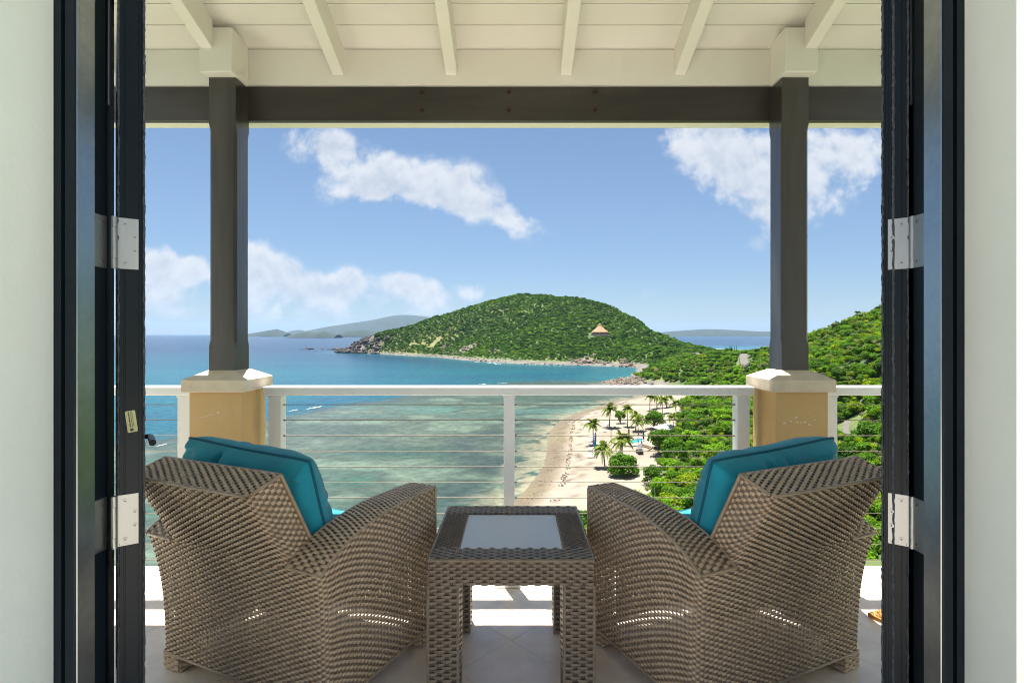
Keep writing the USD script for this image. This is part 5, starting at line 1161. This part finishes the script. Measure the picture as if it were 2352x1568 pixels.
person((X, Y, PZ), .8, {"er": (.30, .14, 1.18), "wr": (.18, .28, 1.30), "wl": (-.20, .22, .98)}, "person in white shirt and shorts standing at the pool edge", "shirt_white", "shorts")
q = on(1473.5, 1026.2)
person(q, -2.4, {"kl": (-.11, .12, .50), "al": (-.11, .16, .08), "tl": (-.12, .32, .05), "kr": (.11, -.04, .48), "ar": (.11, -.20, .12), "tr": (.12, -.08, .04), "wl": (-.24, .22, 1.02), "wr": (.24, -.10, .90)}, "person in light blue top walking toward the golf cart", "shirt_blue", "shirt_white")
X, Y = flat(1433, 1017.2, PZ)
sit = {"hip": (0, 0, .14), "chest": (0, -.05, .50), "neck": (0, -.04, .67), "head": (0, 0, .82), "sl": (-.19, -.05, .60), "sr": (.19, -.05, .60), "el": (-.26, .06, .38), "er": (.26, .06, .38), "wl": (-.18, .24, .34), "wr": (.18, .24, .34), "hl": (-.10, .0, .13), "hr": (.10, 0, .13), "kl": (-.13, .38, .36), "kr": (.13, .38, .36), "al": (-.12, .62, .06), "ar": (.12, .62, .06), "tl": (-.13, .76, .05), "tr": (.13, .76, .05)}
person((X, Y, PZ), 2.6, sit, "person in white shirt sitting on the terrace left of the pool", "shirt_white", "shorts")
q = on(1360.5, 1018.2); lie = {k: (v[0], v[1] - .2, v[2] + .24) for k, v in sit.items()}
person(q, 1.45, lie, "person in blue top sitting up on a lounger under the tallest palm", "shirt_blue", "shorts")

# wooden shore steps on the rocky point
ss = thing("shore_stairs", (86.5, 331, float(H(86.5, 331)) + SEA - .2), .5, label="small orange wooden stairs with handrails on the rocky point", cat="stairs")
M["orange_wood"] = mat("orange_wood", (.55, .30, .12), (.62, .37, .17), scale=3, rough=.7)
for a in (-.7, .7):
    obj("stringer", cat(tube([(a, -1.6, 0), (a, 1.6, 2.6)], .13, 6)), M["orange_wood"], ss); obj("handrail", cat(tube([(a, -1.6, 0), (a, -1.6, 1.3), (a, 1.6, 3.9), (a, 1.6, 2.6)], .10, 6)), M["orange_wood"], ss)
for k in range(10): y = -1.5 + k * .33; z = .1 + k * .27; obj("step", box(-.66, .66, y, y + .28, z, z + .06), M["orange_wood"], ss)

# pavilion on the island hill
M["thatch"] = mat("shingle_roof", (.30, .165, .085), (.38, .225, .12), scale=.8, rough=.85, stretch=(1, 1, .2))
zp = float(np.min(H([90, 98, 106], [630, 636, 642]))) + SEA
hz_e = max(zp + 2.2, EYE + 5.2 * 640 / 1240)
pv = thing("hill_pavilion", (100, 640, hz_e), .35, label="round pavilion with steep tan roof standing on the green island hill", cat="pavilion")
prof = [(10.2, -.25), (7.6, 1.7), (4.4, 4.6), (1.8, 7.2), (1.45, 7.5)]; ns = 12; an = np.linspace(0, 2 * np.pi, ns + 1)
for i in range(ns):
    obj("roof_panel", grid(np.array([[(r * math.cos(a), r * math.sin(a), z) for a in (an[i], an[i + 1])] for r, z in prof])), M["thatch"], pv)
ln_ = [(1.3, 7.7), (1.3, 8.4), (1.75, 8.3), (.05, 10.0)]
obj("roof_lantern", grid(np.array([[(r * math.cos(a), r * math.sin(a), z) for a in an] for r, z in ln_])), M["thatch"], pv)
obj("soffit", grid(np.array([[(r * math.cos(a), r * math.sin(a), z) for a in an] for r, z in ((10.1, -.3), (8.6, -.1))])), M["post_wood"], pv)
obj("drum_wall", grid(np.array([[(8.6 * math.cos(a), 8.6 * math.sin(a), z) for a in an] for z in (-4.5, -.1)])), M["post_wood"], pv)
for a in an[:-1]:
    obj("column", tube([(9.6 * math.cos(a), 9.6 * math.sin(a), -4.5), (9.6 * math.cos(a), 9.6 * math.sin(a), -.2)], .28, 8), M["post_wood"], pv)
obj("terrace_deck", prism(Point(0, 0).buffer(11.5, 8), -4.8, -3.4), M["pool_stone"], pv)

# rocks
M["rock_dark"] = mat("rock_dark", (.022, .021, .021), (.060, .057, .053), scale=.6, rough=.9, bump=.8, bscale=1.5, bdist=.3); M["rock_tan"] = mat("rock_tan", (.095, .075, .055), (.20, .165, .125), scale=.6, rough=.9, bump=.8, bscale=1.5, bdist=.3)
def rock_mesh(seed, s):
    m = trimesh.creation.icosphere(3, 1.0); v = m.vertices * (1 + (meshkit.fbm(m.vertices * 1.3 + seed * 9.1, 4, seed) - .5)[:, None] * 1.5); v = np.sign(v) * np.abs(v) ** .9
    return v * np.array(s), m.faces
rr = np.random.default_rng(31)
names = ["largest dark rock out in the open sea left of the headland", "low dark rock just left of the largest sea rock", "flat rock awash halfway between the sea rocks and headland", "small rock right of the flat awash rock", "dark rock nearest the headland tip in the water", "tiny rock at the outer end of the sea rocks", "jagged rock against the headland foot"]
for k, (px, py, w) in enumerate([(711, 801.5, 7.5), (700, 802.3, 5), (742, 802, 5.0), (757, 802.3, 6), (773, 802.8, 8), (690, 802, 3.5), (783, 804, 9)]):
    d = 37200 / (py - 767); x = (px - 1184) / 1240 * d
    obj("sea_rock", tuple(rock_mesh(k, (w, w * .8, w * (.42 if k in (0, 4, 6) else .22))) if False else (rock_mesh(k, (w, w * .8, w * (.42 if k in (0, 4, 6) else .22)))[0] + [x, d, SEA], rock_mesh(k, (1, 1, 1))[1])), M["rock_dark"], smooth=35, label=names[k], cat="rock")
def rocks(name, spots, mt, smin, smax, seed):
    rng = np.random.default_rng(seed); ms = []
    for x, y in spots:
        s = rng.uniform(smin, smax) ** 1.0; v, f = rock_mesh(int(rng.integers(1000)), (s * rng.uniform(.8, 1.3), s * rng.uniform(.8, 1.3), s * rng.uniform(.5, .9))); ms.append((v + [x, y, float(H(x, y)) + SEA + s * .12], f))
    v, f = cat(*ms); obj(name, (v, f), mt, smooth=35, kind="stuff")
sp_ = [(x, y) for x, y in zip(rr.normal(-262, 26, 420), rr.normal(858, 26, 420)) if -.5 < H(x, y) < 26][:190]
rocks("headland_boulders", sp_, M["rock_dark"], 1.2, 4.2, 1)
tan = []
for ox, oy, s_, n_ in ((-215, 838, 12, 26), (-62, 700, 11, 34), (-100, 752, 8, 16), (-25, 640, 7, 10), (70, 534, 10, 26), (103, 500, 7, 14)):
    tan += [(x, y) for x, y in zip(rr.normal(ox, s_, n_ * 2), rr.normal(oy, s_ * 1.2, n_ * 2)) if .1 < H(x, y) < 16][:n_]
rocks("shore_boulders", tan, M["rock_tan"], .8, 2.6, 2)
pnt = [(x, y) for x, y in zip(rr.normal(62, 8, 900), rr.normal(328, 12, 900)) if -.4 < H(x, y) < 3.2][:220]
rocks("point_boulders", pnt, M["rock_tan"], .4, 1.3, 3)
strand = []
for (x0, y0), (x1, y1) in zip(shore[25:38], shore[26:39]):
    for _ in range(int(math.hypot(x1 - x0, y1 - y0) / 4.0)):
        q = rr.random(); x, y = x0 + (x1 - x0) * q + rr.normal(0, 2.5), y0 + (y1 - y0) * q + rr.normal(2, 2.5)
        if -.2 < H(x, y) < 2.5: strand.append((x, y))
rocks("strand_stones", strand, M["rock_tan"], .35, 1.2, 4)

# cactus on the saddle by the road
cz_ = pt(1681, 800, 322); cc = thing("column_cactus", (cz_[0], cz_[1], float(H(cz_[0], cz_[1])) + SEA), 0, label="clump of tall column cactus on the saddle left of the road", cat="cactus")
for k in range(9): a = rr.uniform(-3, 3); b = rr.uniform(-1, 1); obj("stem", tube([(a, b, -.3), (a + .05, b, rr.uniform(3.5, 5.5))], [.16, .13], 7), LM["dark"], cc)

# ------------------------------------------------------------------ air
if HAZE > 0:
    M["haze"] = usdkit.material(stage, "/World/Looks/haze", {"v": ("principled_volume", {"color": (.42, .66, 1.0), "density": HAZE, "anisotropy": .3})}, [], volume="v.volume")
    obj("haze", box(-15500, 15500, -3500, 27500, SEA - 8, 470), M["haze"], kind="stuff")
